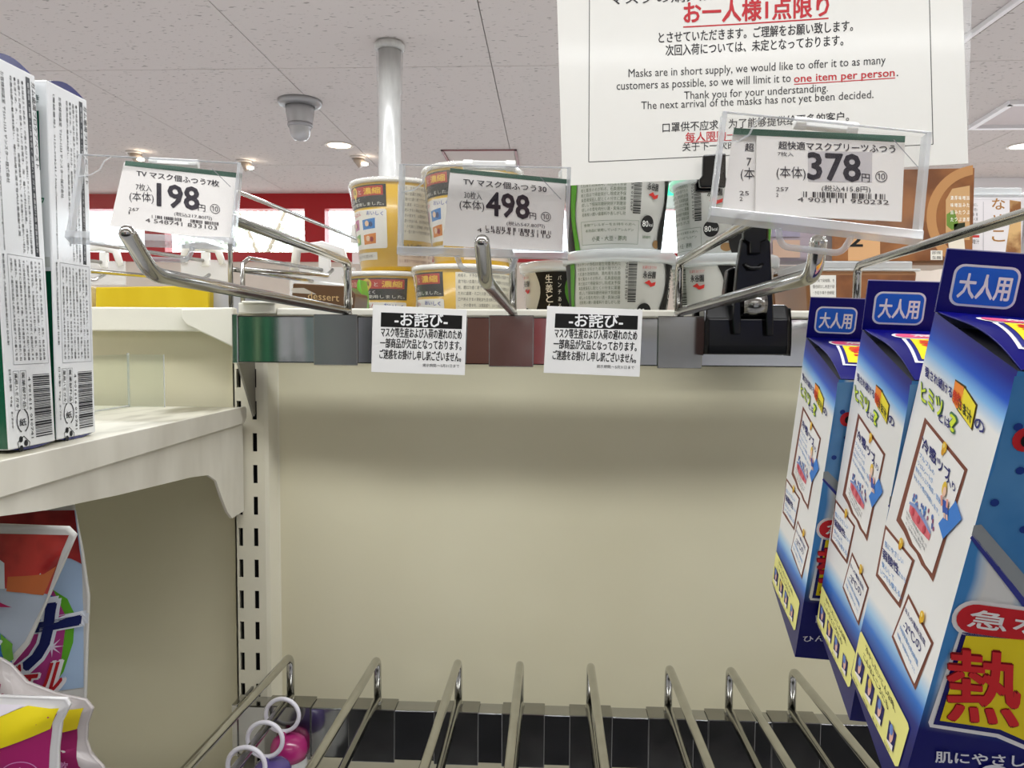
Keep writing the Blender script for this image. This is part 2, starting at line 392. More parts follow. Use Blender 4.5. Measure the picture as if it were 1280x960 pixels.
# hatch outline on the ceiling
a = atz(551, 187, CEIL); b = atz(646, 187, CEIL)
t = thing('ceiling_hatch', 'square ceiling hatch with thin brown frame above the 498 yen tag', 'hatch', (a.x, a.y, CEIL))
BR = mat('8f5f60', .5, name='hatch_frame'); d_ = .46
mb = MB().use(BR); z0 = CEIL-.008
mb.box((a.x, a.y, z0), (b.x, a.y+.014, CEIL)).box((a.x, a.y+d_, z0), (b.x, a.y+d_+.014, CEIL)).box((a.x, a.y, z0), (a.x+.014, a.y+d_, CEIL)).box((b.x-.014, a.y, z0), (b.x, a.y+d_, CEIL)).build('hatch_frame', t)
MB().use(mat('cfc6c2', .8, name='hatch_door')).box((a.x+.02, a.y+.02, CEIL-.003), (b.x-.02, a.y+d_-.006, CEIL-.0005)).build('hatch_door', t)
# white ceiling tracks and frame on the right
WT = mat('f1eff2', .4, name='white_track')
a = atz(1205, 35, CEIL)
tag(MB().use(WT).box((1.515, 1.2, CEIL-.02), (1.535, 2.9, CEIL)).build('ceiling_track', bevel=.003), 'long white ceiling track running away behind the right edge of the notice', 'ceiling track')
t = thing('ceiling_frame', 'white square ceiling frame at the right edge of the picture', 'ceiling frame', (2.2, 3.05, CEIL))
a = atz(1262, 125, CEIL); b = atz(1212, 156, CEIL)
MB().use(WT).prism([(a.x, a.y, CEIL-.02), (a.x+.03, a.y+.02, CEIL-.02), (b.x+.03, b.y, CEIL-.02), (b.x, b.y, CEIL-.02)], (0, 0, .02)).box((a.x, a.y, CEIL-.02), (a.x+.9, a.y+.03, CEIL)).box((b.x, b.y, CEIL-.02), (b.x+.9, b.y+.03, CEIL)).build('frame_rail', t)
MB().use(mat('d8cfd0', .8, name='frame_panel')).box((a.x+.06, a.y+.05, CEIL-.006), (a.x+.88, b.y-.02, CEIL-.001)).build('frame_panel', t)
b = atz(1255, 222, CEIL)
tag(MB().use(WT).box((1.9, b.y, CEIL-.10), (4.2, b.y+.06, CEIL)).build('ceiling_beam', bevel=.003), 'white ceiling beam crossing low at the far right', 'beam')
# wrapped pole
c = atz(487, 53, CEIL)
POLE = mixmat('c2c2c0', 'd6d6d4', 14, .35, .7, rough=.5, stretch=(3, 3, .8), name='wrapped_plastic', bump=.8)
t = thing('pole', 'white plastic wrapped pole rising to the ceiling behind the noodle cups', 'pole', (c.x, c.y, rm))
MB().use(POLE, True).lathe((c.x, c.y, 0), [(.042, rm), (.042, .3), (.0405, .5), (.043, .66), (.0405, .80), (.0405, .93), (.044, .945), (.042, .96), (.042, CEIL-.03)], 28).build('post', t)
MB().use(POLE, True).lathe((c.x, c.y, 0), [(.042, CEIL-.03), (.056, CEIL-.028), (.058, CEIL-.012), (.05, CEIL)], 28).build('collar', t)
MB().use(FILM, True).lathe((c.x, c.y, 0), [(.046, .2), (.0475, .45), (.045, .7), (.047, .9), (.052, CEIL-.035)], 28).build('plastic_wrap', t)
# green sign seen in the gap of the soup bowls
p = at(828, 224, 3.3)
t = thing('exit_sign', 'green and white lit sign seen in the gap between the upper soup bowls', 'sign', (p.x, p.y, p.z))
MB().use(mat('e6f4ee', .4, name='sign_case')).box((p.x-.16, 3.3, p.z-.14), (p.x+.16, 3.35, p.z+.14)).build('sign_case', t, .005)
MB().use(mat('35d79a', .4, name='green_lit_face', emit=1.6)).box((p.x+.0, 3.296, p.z-.08), (p.x+.15, 3.3, p.z+.13)).build('lit_face', t)
MB().use(WHITE).box((p.x-.01, 3.32, p.z+.14), (p.x+.01, 3.33, CEIL)).build('hanger', t)
# opposite gondola behind the camera (what the chrome mirrors)
og = thing('opposite_gondola', 'stocked shelving across the aisle that the chrome rails mirror', 'shelving', (0, -1.75, rm))
MB().use(CREAM2).box((-3.5, -2.0, rm), (3.5, -1.9, .45)).box((-3.5, -1.9, -.32), (3.5, -1.56, -.30)).box((-3.5, -1.9, .28), (3.5, -1.6, .30)).build('shelf_frame', og)
rnd = random.Random(3)
xs = -2.6
for x0, x1, c_ in ((-2.4, -1.6, '8a8c8e'), (-1.6, -1.0, '3c5a48'), (-1.0, -.85, '0c4a38'), (-.85, -.79, '1d7d55'), (-.79, -.76, 'b8c8b0'), (-.76, -.66, '0f5f45'), (-.66, -.53, 'a4a6ac'), (-.53, -.45, '0a0a0c'), (-.45, -.30, '8a8c90'), (-.30, -.17, '6b4030'), (-.17, -.05, '7a4a40'), (-.05, .0, 'a01822'), (.0, .2, 'c4c6ca'), (.2, .46, 'd2d4d8'), (.46, .52, '2248a8'), (.52, .56, 'c8cad0'), (.56, .62, '2a50b0'), (.62, .70, 'c0a0a8'), (.7, 1.3, 'a8aab0'), (1.3, 2.2, '8a8c92')):
    MB().use(mat(c_, .5, name='carton')).box((x0, -1.9, -.298), (x1-.004, -1.60, .22+rnd.random()*.04)).build('carton', og)
MB().use(mat('17181c', .6, name='dark_stock')).box((-2.6, -1.9, rm+.1), (2.6, -1.50, -.33)).build('dark_stock', og)
#=================================================================== GONDOLA
XU0, XU1, XU2 = at(293, 600, -.012).x, at(331, 600, -.012).x, at(350, 600, 0).x
g = thing('gondola', 'cream metal gondola back with slotted upright and flat back panels', 'shelving', (XU0, 0, rm))
TOPZ = zz(393, -.02)
MB().use(PANEL).box((XU2, 0, rm+.1), (.66, .012, TOPZ)).build('back_panel', g)
MB().use(PANEL).box((-1.14, 0, rm+.1), (XU0, .012, TOPZ)).build('back_panel', g)
MB().use(PANEL).box((.70, 0, rm+.1), (1.5, .012, TOPZ)).build('back_panel', g)
def upright(xa, xb, xc):
    y = -.012; pitch = .0252; sh = .0146; z = zz(476, y)-sh/2  # slots
    zs = []
    while z > rm+.2: zs.append(z); z -= pitch
    slots = [xa+.0028, xa+.0062, xa+.0150, xa+.0186]
    mb = MB().use(CREAM)
    top = TOPZ; cols = [xa, slots[0], slots[1], slots[2], slots[3], xb]
    cur = top
    for z in zs:
        mb.box((xa, y, z+sh), (xb, y+.0012, cur))
        for k in (0, 2, 4): mb.box((cols[k], y, z), (cols[k+1], y+.0012, z+sh))
        cur = z
    mb.box((xa, y, rm), (xb, y+.0012, cur))
    mb.prism([(xb, y, rm), (xb+.003, y+.001, rm), (xc-.001, -.0005, rm), (xc, .0, rm), (xc, .002, rm), (xb, y+.0012, rm)], (0, 0, top-rm))
    mb.box((xa, y, rm), (xa+.0012, 0, top))
    mb.build('upright', g)
    MB().use(DARK).box((xa+.002, -.006, rm), (xb, -.004, top-.002)).build('channel', g)  # near-black sheet behind the slots, standing in for the shade inside
upright(XU0, XU1, XU2)
upright(.664, .688, .70)
# top caps and trims
MB().use(CREAM2).box((-1.14, -.014, zz(417, -.02)), (XU0-.0005, .0, zz(386, -.02))).build('top_trim', g, .0012)
P_ = [at(x_, y_, -.02) for x_, y_ in ((226, 386), (291, 384), (291, 434), (232, 406), (226, 398))]
MB().use(CREAM2).prism(P_, (0, .006, 0)).build('corner_plate', g, .0012)
MB().use(CREAM2).box((at(292, 0, -.02).x, -.02, zz(394, -.02)), (at(340, 0, -.02).x, .06, zz(380, -.02))).build('end_cap', g, .001)
MB().use(CREAM2).box((at(292, 0, -.03).x, -.024, zz(381, -.02)), (at(334, 0, -.03).x, .064, zz(378, -.02))).build('end_cap_lip', g, .0006)
MB().use(CREAM2).box((at(341, 0, -.02).x, -.02, zz(396, -.02)), (1.5, .06, zz(386.5, -.02))).build('top_cap', g, .0012)
MB().use(CREAM).box((-1.14, .05, rm), (1.5, .06, TOPZ-.004)).build('rear_panel', g)
# ---- rails
def rail(y0px, y1px, label, yb):
    Y = -.045; zt, zb = zz(y0px, Y), zz(y1px, Y); xa = at(298, (y0px+y1px)/2, Y).x
    t = thing('hook_rail', label, 'rail', (xa, Y, zb))
    MB().use(MIRROR).box((xa, Y, zb), (.70, Y+.0012, zt)).box((xa, Y, zt-.0012), (.70, yb, zt)).box((xa, Y, zb), (.70, -.033, zb+.0012)).build('channel', t, .0004, 1)
    MB().use(CHROME).box((xa-.0045, Y-.001, zb-.0008), (xa, yb, zt+.0012)).build('end_plate', t, .0006)
    xb = xa-.0022
    for q in (xb, .685):
        MB().use(GREYM).prism([(q, Y+.001, zb), (q, -.0122, zb+.004), (q, -.0122, zb-.041), (q, -.015, zb-.043)], (.0016, 0, 0)).prism([(q, Y+.004, zb), (q, -.0122, zb), (q, -.0122, zt), (q, Y+.004, zt)], (.0016, 0, 0)).build('bracket', t)
    return zt, zb
ZT1, ZB1 = rail(396.5, 456, 'upper polished steel rail carrying mask hooks and apology cards', -.036)
ZT2, ZB2 = rail(893, 955, 'lower polished steel rail across the bottom of the bay', -.029)
def arc(p0, p1, p2, n=6, r=.006):
    p0, p1, p2 = Vector(p0), Vector(p1), Vector(p2); a = p1+(p0-p1).normalized()*r; b = p1+(p2-p1).normalized()*r
    return [a*(1-t)**2+p1*2*t*(1-t)+b*t*t for t in [i/n for i in range(n+1)]]
YR = -.0335; YRU = -.0385
def hook(x, zt, zb, YR, label, saddle, L=.275, armdz=.0, xend=None, armL=None, prong_r=.0030, arm_r=.0028, hz=.036, tipz=None, armrise=0, tf=(.016, .013), pz=.004, part_z=None, grp=None):
    t = thing('display_hook', label, 'hook', (x, YR, zt), group=grp)
    sx0, sx1 = saddle
    MB().use(STEEL).box((sx0, -.0468, zb-.0015), (sx1, -.0456, zt+.0014)).box((sx0, -.0468, zt+.0002), (sx1, YR+.005, zt+.0014)).build('saddle_plate', t, .0008)
    xe = x if xend is None else xend
    z0 = zt+.0040
    yf = YR-L
    pz2 = z0+pz if part_z is None else part_z
    rear = Vector((x, YR, z0)); bend = Vector((xe, yf, pz2)); tip = Vector((xe, yf-tf[0], pz2+tf[1]))
    topc = Vector((x, YR, z0+hz)); 
    pr = [rear]+arc(rear, bend, tip, 8, .007)+[tip]
    MB().use(CHROME, True).tube(pr, prong_r, 16, round_end=True).build('prong', t)
    al = armL or L-.03
    ae = Vector((x+(xe-x)*al/L, YR-al, z0+hz+armrise*al))
    MB().use(CHROME, True).tube([rear+Vector((0, 0, -.001))]+arc(rear, topc, ae, 8, .008)+[ae], arm_r, 16, round_end=True).build('arm', t)
    MB().use(CHROME, True).lathe((x, YR-.001, z0-.004), [(.004, 0), (.0036, .002), (.003, .0045)], 16).build('weld', t)
    return t, ae
def sx(a, b, Y=-.0465): return (at(a, 425, Y).x, at(b, 425, Y).x)
hook(at(435, 387, YRU).x, ZT1, ZB1, YRU, 'leftmost upper chrome hook, its upturned tip before the 198 yen tag', sx(392, 447), L=.279, armL=.215)
hook(at(641, 389, YRU).x, ZT1, ZB1, YRU, 'empty chrome hook between the two apology cards, behind the 498 yen tag', sx(611, 667), L=.255, xend=-.0262, armL=.235)
hook(at(848, 390, YRU).x, ZT1, ZB1, YRU, 'empty chrome hook behind the 378 yen tag beside black clamp', sx(822, 878), L=.284, xend=.0925, armL=.215, armrise=.0, tf=(.003, .011))
hook(at(1070, 388, YRU).x, ZT1, ZB1, YRU, 'chrome hook at right holding the blue cooling sheet boxes', sx(1042, 1098), L=.52, part_z=-.0041, armL=.40, armrise=.03, hz=.034, pz=-.01)
lx = [(363, 330, 388), (472, 435, 493), (573, 542, 598), (650, 627, 681), (738, 712, 766), (836, 811, 868), (912, 886, 945), (991, 966, 1027)]
names = ['lower display hook at far left with white rings on it', 'second lower display hook from the left, beside the ringed one', 'third lower display hook from the left', 'fourth lower display hook from the left, pointing straight at the viewer', 'fifth lower display hook from the left', 'sixth lower display hook from the left', 'seventh lower display hook from the left, second from the right', 'rightmost lower display hook below the blue boxes']
for (px, a, b), nm in zip(lx, names):
    x = at(px, 840, YR).x
    hook(x, ZT2, ZB2, YR, nm, (at(a, 893, -.0465).x, at(b, 893, -.0465).x), L=.27, armL=.26, armrise=.045, pz=.004, hz=.031, prong_r=.0029, arm_r=.0029, grp='display hooks on the lower rail')
#=================================================================== LEFT SHELF
XS = -.2365
sh = thing('shelf_board', 'cream metal shelf at left holding the toothpaste boxes', 'shelf', (XS, 0, -.0552))
ZS = -.0552
DIRTY = mixmat('8f8a76', 'dcd8c8', 26, .34, .52, rough=.5, stretch=(1, .35, 1), name='worn_shelf_top')
SHC = mixmat('cbc6b8', 'e2ded2', 25, .3, .6, rough=.42, stretch=(1, 1, .4), name='scuffed_cream')
MB().use(DIRTY).box((-1.13, -.345, ZS-.0015), (XS-.0015, -.02, ZS)).build('deck', sh)
MB().use(SHC).prism([(XS, -.016, ZS+.0005), (XS, -.345, ZS+.0005), (XS, -.345, ZS-.016), (XS, -.018, ZS-.0125), (XS, -.014, ZS-.008), (XS, -.014, ZS-.002)], (-.0015, 0, 0)).build('side_flange', sh, .0004)
MB().use(SHC).box((-1.13, -.3465, ZS-.03), (XS-.0005, -.345, ZS+.0005)).build('front_lip', sh, .0004)
def bpx(x_, y_): q = atx(x_, y_, XS-.002); return (XS-.003, q.y, q.z)
zb_ = -.138
pts = [(XS-.003, -.0145, ZS-.011), (XS-.003, -.345, ZS-.015), (XS-.003, -.345, -.0705), bpx(60, 638), bpx(150, 619), bpx(240, 597), bpx(262, 594), bpx(272, 601), bpx(279, 622), bpx(286, 640), bpx(292, 648), bpx(298, 644)]
pts.append((XS-.003, -.0145, bpx(298, 644)[2]))
MB().use(SHC).prism(pts, (-.002, 0, 0)).build('bracket', sh, .0004)
MB().use(SHC).prism([(-1.12, p[1], p[2]) for p in pts], (-.002, 0, 0)).build('bracket', sh, .0004)
# clear shelf divider
dv = thing('shelf_divider', 'clear plastic L-shaped divider standing on the cream shelf', 'divider', (-.32, -.03, ZS))
DIVM = clear(name='divider_plastic', tint=(.93, .95, .92), white=.04, rough=.1)
a = at(159, 443, -.027); b = at(205, 445, -.027)
MB().use(DIVM).box((a.x, -.028, ZS), (b.x, -.0268, a.z)).build('back_plate', dv, .0003)
MB().use(DIVM).box((a.x-.0012, -.12, ZS), (a.x, -.0268, a.z)).build('side_plate', dv, .0003)
MB().use(CLEARE).tube([(a.x, -.026, ZS), (a.x, -.026, a.z+.001)], .0009, 8).tube([(b.x, -.0274, ZS), (b.x, -.0274, a.z)], .0005, 8).tube([(a.x, -.12, ZS+.0008), (a.x, -.026, ZS+.0008)], .0006, 8).build('edge_bead', dv)
#=================================================================== TOOTHPASTE BOXES
TW, TH_, TD = .033, .181, .048
WB = mat('eceef0', .16, name='foil_white_card', coat=.5, bump=.08, bscale=60)
NAVY = mat('1b2368', .25, name='navy_card', coat=.4); GRN = mat('0d4f36', .25, name='green_card', coat=.4)
RB = Matrix.Identity(3)
t1 = thing('toothpaste_box', 'tall white toothpaste box nearer the shelf corner, navy top edge', 'box', (-.2505, -.2235, ZS), group='toothpaste boxes on the left shelf')
M1 = ROOTM[t1.name]
def L1(x, y, z): return M1 @ Vector((x, y, z))
MB().use(WB).box((-TD, 0, 0.0015), (0, TW, TH_), M1).build('carton', t1, .0006)
mb = MB().use(NAVY)
pts = [L1(-.0004, .002+k*(TW-.004)/8, TH_+.0035*math.sin(math.pi*k/8)) for k in range(9)]
mb.prism(pts+[L1(-.0004, TW-.002, TH_-.0005), L1(-.0004, .002, TH_-.0005)], (-.001, 0, 0)).build('top_flap', t1)
pts = [L1(-.0004, .002+k*(TW-.004)/8, .0015-.0014*math.sin(math.pi*k/8)) for k in range(9)]
MB().use(NAVY).prism(pts+[L1(-.0004, TW-.002, .0025), L1(-.0004, .002, .0025)], (-.001, 0, 0)).build('bottom_flap', t1)
fr = Pl(L1(-TD, 0, 0), (1, 0, 0), (0, 0, 1)); A = Art(fr)
A.rect(.004, .002, TD-.0006, .087, GRN.name and mat('0d4f36', .25, name='green_card', coat=.4), 0); A.rect(TD-.018, .137, TD-.0045, .166, '0b5a46', 0); A.rect(TD-.02, .089, TD-.001, .094, 'c9ccc8', 0)
A.text('プロケア', (TD-.016, .118), (TD-.003, .118), .006, '1b7a55', .02); A.text('歯ぐき', (TD-.016, .17), (TD-.004, .17), .004, '1b3a35')
A.build('front_print', t1)
A = Art(Pl(L1(0, TW, 0), (-1, 0, 0), (0, 0, 1)))
A.rect(.001, .003, TD-.001, TH_-.003, '0d4f36', 0)
for a_, b_, c_ in ((.010, .014, '3f8a62'), (.020, .0225, 'a8c89a'), (.027, .030, '1d6a4a'), (.036, .038, '78b08a')): A.rect(a_, .003, b_, TH_-.003, c_, 1)
A.text('歯ぐき', (.008, .12), (.040, .12), .012, 'e0e8e2', .02, 2)
A.build('rear_print', t1)
sd = Pl(L1(0, 0, 0), (0, 1, 0), (0, 0, 1)); A = Art(sd)
def V(y): return TH_*(1-(y-128)/(546-128))
def col(body, s, y0, y1, wd, c='2a2c30', bold=0, res=1): A.text(body, (s*TW-wd/2, V(y0)), (s*TW-wd/2, V(y1)), -wd, c, bold, 1, res, rise=(-1, 0))
def colr(body, s, y0, y1, wd, c='2a2c30', bold=.012, res=1):  # glyph tops face the far edge
    A.text(body, (s*TW-wd/2, V(y0)), (s*TW-wd/2, V(y1)), wd, c, bold, 1, res, rise=(1, 0))
def box(s0, s1, y0, y1):
    A.loop([(s0*TW, V(y0)), (s1*TW, V(y0)), (s1*TW, V(y1)), (s0*TW, V(y1))], .00022, '8d9094', 1)
colr('ガム歯周プロケアペースト', .935, 137, 232, .0026, '1f2226', .01, 2)
A.rect(.78*TW, V(332), .87*TW, V(134), '3a3d42', 0)
colr('歯周病・虫歯・口臭を防ぐ 薬用ハミガキ 医薬部外品 殺菌剤配合', .825, 140, 328, .0014, 'c4c6c8')
KJ = '使用方法歯肉炎口内清潔歯石沈着除去予防成分基剤湿潤清掃発泡粘結香味保存料有効薬用配合研磨溶液'
def gib(n, seed):
    r_ = random.Random(seed); s_ = ''
    for i in range(n): s_ += r_.choice(KJ) if r_.random() < .55 else r_.choice('のをにはがでとしますくるりきいた、・。') 
    return s_
for k, (s_, n) in enumerate(((.70, 34), (.62, 30), (.54, 34), (.46, 26))): colr(('●' if k % 2 == 0 else '')+gib(n, k), s_, 141, 330-18*(k == 3), .0014)
colr('お客様相談室 〒569-1133 サンスター株式会社', .29, 141, 258, .0022, '24272c', .005)
colr('〔電話番号〕 0120-008241 / http://www.sunstargum.com', .14, 141, 330, .0018, '24272c')
box(.18, .93, 334, 452)
for k in range(8): colr(gib(24, 20+k), .25+.085*k, 338, 448, .0014)
colr('製造販売元 大阪府高槻市朝日町 日本製', .10, 334, 431, .0013)
A.bars(.56*TW, V(534), .93*TW, V(464), '1d1d26', 1, vert=False, seed=5)
colr('4 901616 010741', .485, 466, 534, .0017, '33353a')
box(.155, .27, 459, 501); box(.30, .42, 459, 501)
colr('薬用ハミガキ', .21, 461, 499, .0021, '24272c'); colr('医薬部外品', .36, 461, 499, .0021, '24272c')
colr('日本製  90g  S-700', .09, 457, 520, .0017, '33353a')
A.text('紙', (.23*TW, V(519)), (.37*TW, V(519)), .0035, '202226', .02)
n_ = 20
for k in range(n_):
    if k in (4, 5, 14, 15): continue
    a0, a1 = 2*math.pi*k/n_, 2*math.pi*(k+1)/n_
    cx, cy = .30*TW, V(513); A.line((cx+.0040*math.cos(a0), cy+.0055*math.sin(a0)), (cx+.0040*math.cos(a1), cy+.0055*math.sin(a1)), .0006, '202226', 1)
for q in range(3): A.disc((.24+.1*(q % 2))*TW, V(543-5*q), .0013, .0015, '202226', 1)
A.loop([(.17*TW, V(536)), (.30*TW, V(530)), (.42*TW, V(538)), (.38*TW, V(549)), (.2*TW, V(548))], .0004, '202226', 1)
A.build('side_print', t1)
Mb = Matrix.Translation((-.2535, -.2445, ZS)) @ Euler((math.radians(0), math.radians(-1.6), 0)).to_matrix().to_4x4()
Mb = Matrix.Translation((-.2480, -.2615, ZS+.0003)) @ Euler((0, math.radians(-1.6), math.radians(0))).to_matrix().to_4x4()
dup(t1, Mb, 'tall white toothpaste box cut by the left frame edge, in front of its twin')
#=================================================================== PRICE TAGS
def tagframe(c, rx, ry, rz):
    R = Euler((math.radians(rx), math.radians(ry), math.radians(rz)), 'XYZ').to_matrix()
    return R
def price_tag(label, c, rot, H, cards, fn, W=.068, clip=(.42, .70), notch=True):
    R = tagframe(None, *rot); c = Vector(c)
    t = thing('price_tag', label, 'price tag', c, R)
    ex, ey = R @ Vector((1, 0, 0)), R @ Vector((0, 0, 1)); n = ex.cross(ey)
    P = Pl(c, ex, ey)
    def B(m, u0, v0, u1, v1, h0, h1, mb=None):
        mb = (mb or MB()).use(m)
        return mb.prism([P(u0, v0, h0), P(u1, v0, h0), P(u1, v1, h0), P(u0, v1, h0)], n*(h1-h0))
    w2, h2 = W/2, H/2
    B(CLEAR, -w2, -h2, w2, h2, .0016, .0024).build('front_sheet', t)
    B(CLEAR, -w2, -h2, w2, h2, -.0024, -.0016).build('back_sheet', t)
    mb = MB()
    B(CLEARE, -w2, -h2, -w2+.0016, h2, -.0024, .0026, mb); B(CLEARE, w2-.0016, -h2, w2, h2, -.0024, .0026, mb)
    B(CLEARE, -w2, -h2-.0010, w2, -h2+.0022, -.0032, .0034, mb); B(CLEARE, -w2, h2-.0005, w2, h2, .0014, .0026, mb)
    mb.build('rim', t, .0003)
    if notch:
        A = Art(P, h0=.0025); pts = []
        for k in range(7): a_ = math.radians(15*k); pts.append((-w2+.011-.000*k+.009*(math.sin(a_))-.009, h2-.0015-.0105*(1-math.cos(a_)) if False else h2-.010*math.sin(math.radians(90))*0-.0))
        q = [(-w2+.001, h2-.011), (-w2+.006, h2-.0102), (-w2+.0095, h2-.0075), (-w2+.011, h2-.003), (-w2+.0135, h2-.0008)]
        for a_, b_ in zip(q[:-1], q[1:]): A.line(a_, b_, .0007, CLEARE, 0)
        A.build('thumb_notch', t)
        A = Art(P, h0=.0025); A.line((w2-.012, h2-.004), (w2-.0035, h2-.0125), .0003, '8b8b8e', 0); A.build('fold_line', t)
    # clip on top and channel below
    u0, u1 = -w2+clip[0]*W, -w2+clip[1]*W
    mb = MB(); B(WHITE, u0, h2-.0006, u1, h2+.0026, -.0045, -.0012, mb)
    mb.tube([P(u0-.001, h2+.001, -.003), P(u0+.003, h2+.001, -.003)], .0022, 12).tube([P(u1-.003, h2+.001, -.003), P(u1+.001, h2+.001, -.003)], .0022, 12)
    mb.build('top_clip', t, .0004)
    mb = MB().use(CLEARE, True); uc = (u0+u1)/2
    mb.tube([P(uc-.012, -h2-.0005, -.002)]+arc(P(uc-.012, -h2-.0005, -.002), P(uc-.010, -h2-.0062, -.004), P(uc+.010, -h2-.0062, -.004), 5, .003)+arc(P(uc-.010, -h2-.0062, -.004), P(uc+.010, -h2-.0062, -.004), P(uc+.012, -h2-.0005, -.002), 5, .003)+[P(uc+.012, -h2-.0005, -.002)], .0011, 8)
    mb.build('hanging_loop', t)
    for k, cd_ in enumerate(cards):
        q = [P.px(*p_) for p_ in cd_]; q = [(min(max(u, -w2+.0018), w2-.0018), min(max(v, -h2+.002), h2-.001)) for u, v in q]
        h = -.0012+.0009*k
        MB().use(PAPER).prism([P(u, v, h) for u, v in q], n*.0003).build('price_card', t)
    A = Art(P, h0=-.0012+.0009*(len(cards)-1)+.00036, lift=.00006)
    fn(A); A.build('card_print', t)
    return t, P
INK = '2a2530'
def strip(A, x0, y0, x1, y1, th): A.ppoly([(x0, y0), (x1, y1), (x1-.5, y1+th), (x0-1, y0+th)], '3f6152', 0)
def numbars(A, a, b, h, seed=2):
    n = 38; rnd = random.Random(seed)
    for i in range(n):
        if rnd.random() < .25: continue
        t0 = i/n; t1_ = t0+rnd.choice((.35, .6, .8))/n
        X = lambda t_: a[0]+(b[0]-a[0])*t_
        Yv = lambda t_: a[1]+(b[1]-a[1])*t_
        A.ppoly([(X(t0), Yv(t0)), (X(t1_), Yv(t1_)), (X(t1_), Yv(t1_)-h), (X(t0), Yv(t0)-h)], '3a3438', 1)
def tag1(A):
    strip(A, 156, 199.5, 302, 215.5, 6)
    A.ptext('TV マスク個ふつう7枚', (170, 219), (273.5, 232.5), 8, INK, .02)
    A.ptext('7枚入', (169, 236.5), (189, 239), 9, INK, 0)
    A.ptext('198', (196, 256), (248, 261.5), 28, INK, .045)
    A.ptext('(本体)', (161, 251.5), (191.5, 254), 14, INK, 0)
    A.ptext('円', (247, 262), (256, 263.5), 8, INK, .01)
    A.ptext('⑩', (262, 265), (274.5, 267), 12, '5b555a', 0)
    A.ptext('(税込217.80円)', (217, 269), (264.5, 275), 5.5, INK, .005)
    A.ptext('267', (160, 262), (173, 263), 4, '4a4448', 0); A.ptext('1', (160, 266.5), (161.5, 266.7), 3.5, '4a4448', 0)
    numbars(A, (189, 271.5), (273, 281), 4); A.ptext('4 548741 833103', (181, 276.5), (271, 286.5), 5, '3a3438', .005)
price_tag('price tag reading 198 yen, leftmost, tilted back', (-.1718, -.2692, .0584), (-19.7, 1.1, 10.4), .0395, [[(154.5, 199), (301, 215), (289, 301), (136, 281)]], tag1)
def tag2(A):
    strip(A, 562.5, 209.5, 712.5, 224, 5.5)
    A.ptext('TV マスク個ふつう30', (579, 230.5), (683, 240.5), 8.5, INK, .02)
    A.ptext('30枚入', (580, 247.5), (602, 250), 9.5, INK, 0)
    A.ptext('498', (608, 268.5), (661, 273.5), 29, INK, .045)
    A.ptext('(本体)', (574, 262.5), (605, 265), 14, INK, 0)
    A.ptext('円', (662, 273), (670, 274.3), 8, INK, .01)
    A.ptext('⑩', (676, 276), (688.5, 277), 12, '5b555a', 0)
    A.ptext('(税込547.80円)', (633, 282), (681, 286), 6, INK, .005)
    numbars(A, (602, 285.5), (690, 293), 4.5, 4); A.ptext('4 548741 833110', (596, 289.5), (688, 298), 5, '3a3438', .005)
price_tag('price tag reading 498 yen in front of the noodle cups', (-.0271, -.2922, .0502), (1.1, 1.6, -1.3), .0345, [[(562.5, 209), (712.5, 223.5), (703, 315), (553, 306.5)]], tag2, clip=(.38, .66))
def tag3(A):
    strip(A, 917.5, 160, 1131.5, 170, 8)
    A.ppoly([(1010, 189), (1090, 190), (1090, 228), (1010, 227)], 'c9c4c6', 0)
    A.ptext('超快適マスクプリーツふつう', (973, 186.5), (1119, 191.5), 10, INK, .018)
    A.ptext('7枚入', (972, 195), (992, 196), 5.5, INK, 0)
    A.ptext('378', (1010, 224), (1075, 227), 33, INK, .045)
    A.ptext('(本体)', (970.5, 224.5), (1007, 226), 17, INK, 0)
    A.ptext('円', (1077, 227), (1087, 228), 10, INK, .01)
    A.ptext('⑩', (1094, 227.5), (1109, 228), 14, '5b555a', 0)
    A.ptext('(税込415.8円)', (1027, 240.5), (1088, 242), 9, INK, 0)
    numbars(A, (1004, 246.5), (1114, 250), 7, 6); A.ptext('4 903111 950232', (997, 252), (1111, 256), 5.5, '3a3438', .0)
    A.ptext('257', (970, 239), (985.6, 239.3), 5, '4a4448', 0); A.ptext('2', (970, 246), (973, 246.2), 4.5, '4a4448', 0)
def tag3b(P, t):
    A = Art(P, h0=-.0012+.00036, lift=.00006)
    A.ptext('超', (932, 187.5), (943, 188), 10, INK, .018); A.ptext('7', (934, 206), (940, 206.3), 10, INK, 0)
    A.ptext('(本', (926.5, 225), (944, 225.6), 17, INK, 0); A.ptext('25', (925, 243), (937, 243.4), 5.5, '4a4448', 0); A.ptext('2', (925, 250), (929, 250), 5, '4a4448', 0)
    A.build('rear_card_print', t)
t3, P3 = price_tag('price tag reading 378 yen in front of the notice', (.0885, -.3356, .0545), (-9.8, 7.0, -2.8), .036,
    [[(917.5, 159.7), (1100, 168), (1096, 275), (903, 264)], [(946, 162), (1131.5, 170.6), (1127, 277), (944, 267.5)]], tag3, clip=(.38, .66))
tag3b(P3, t3)
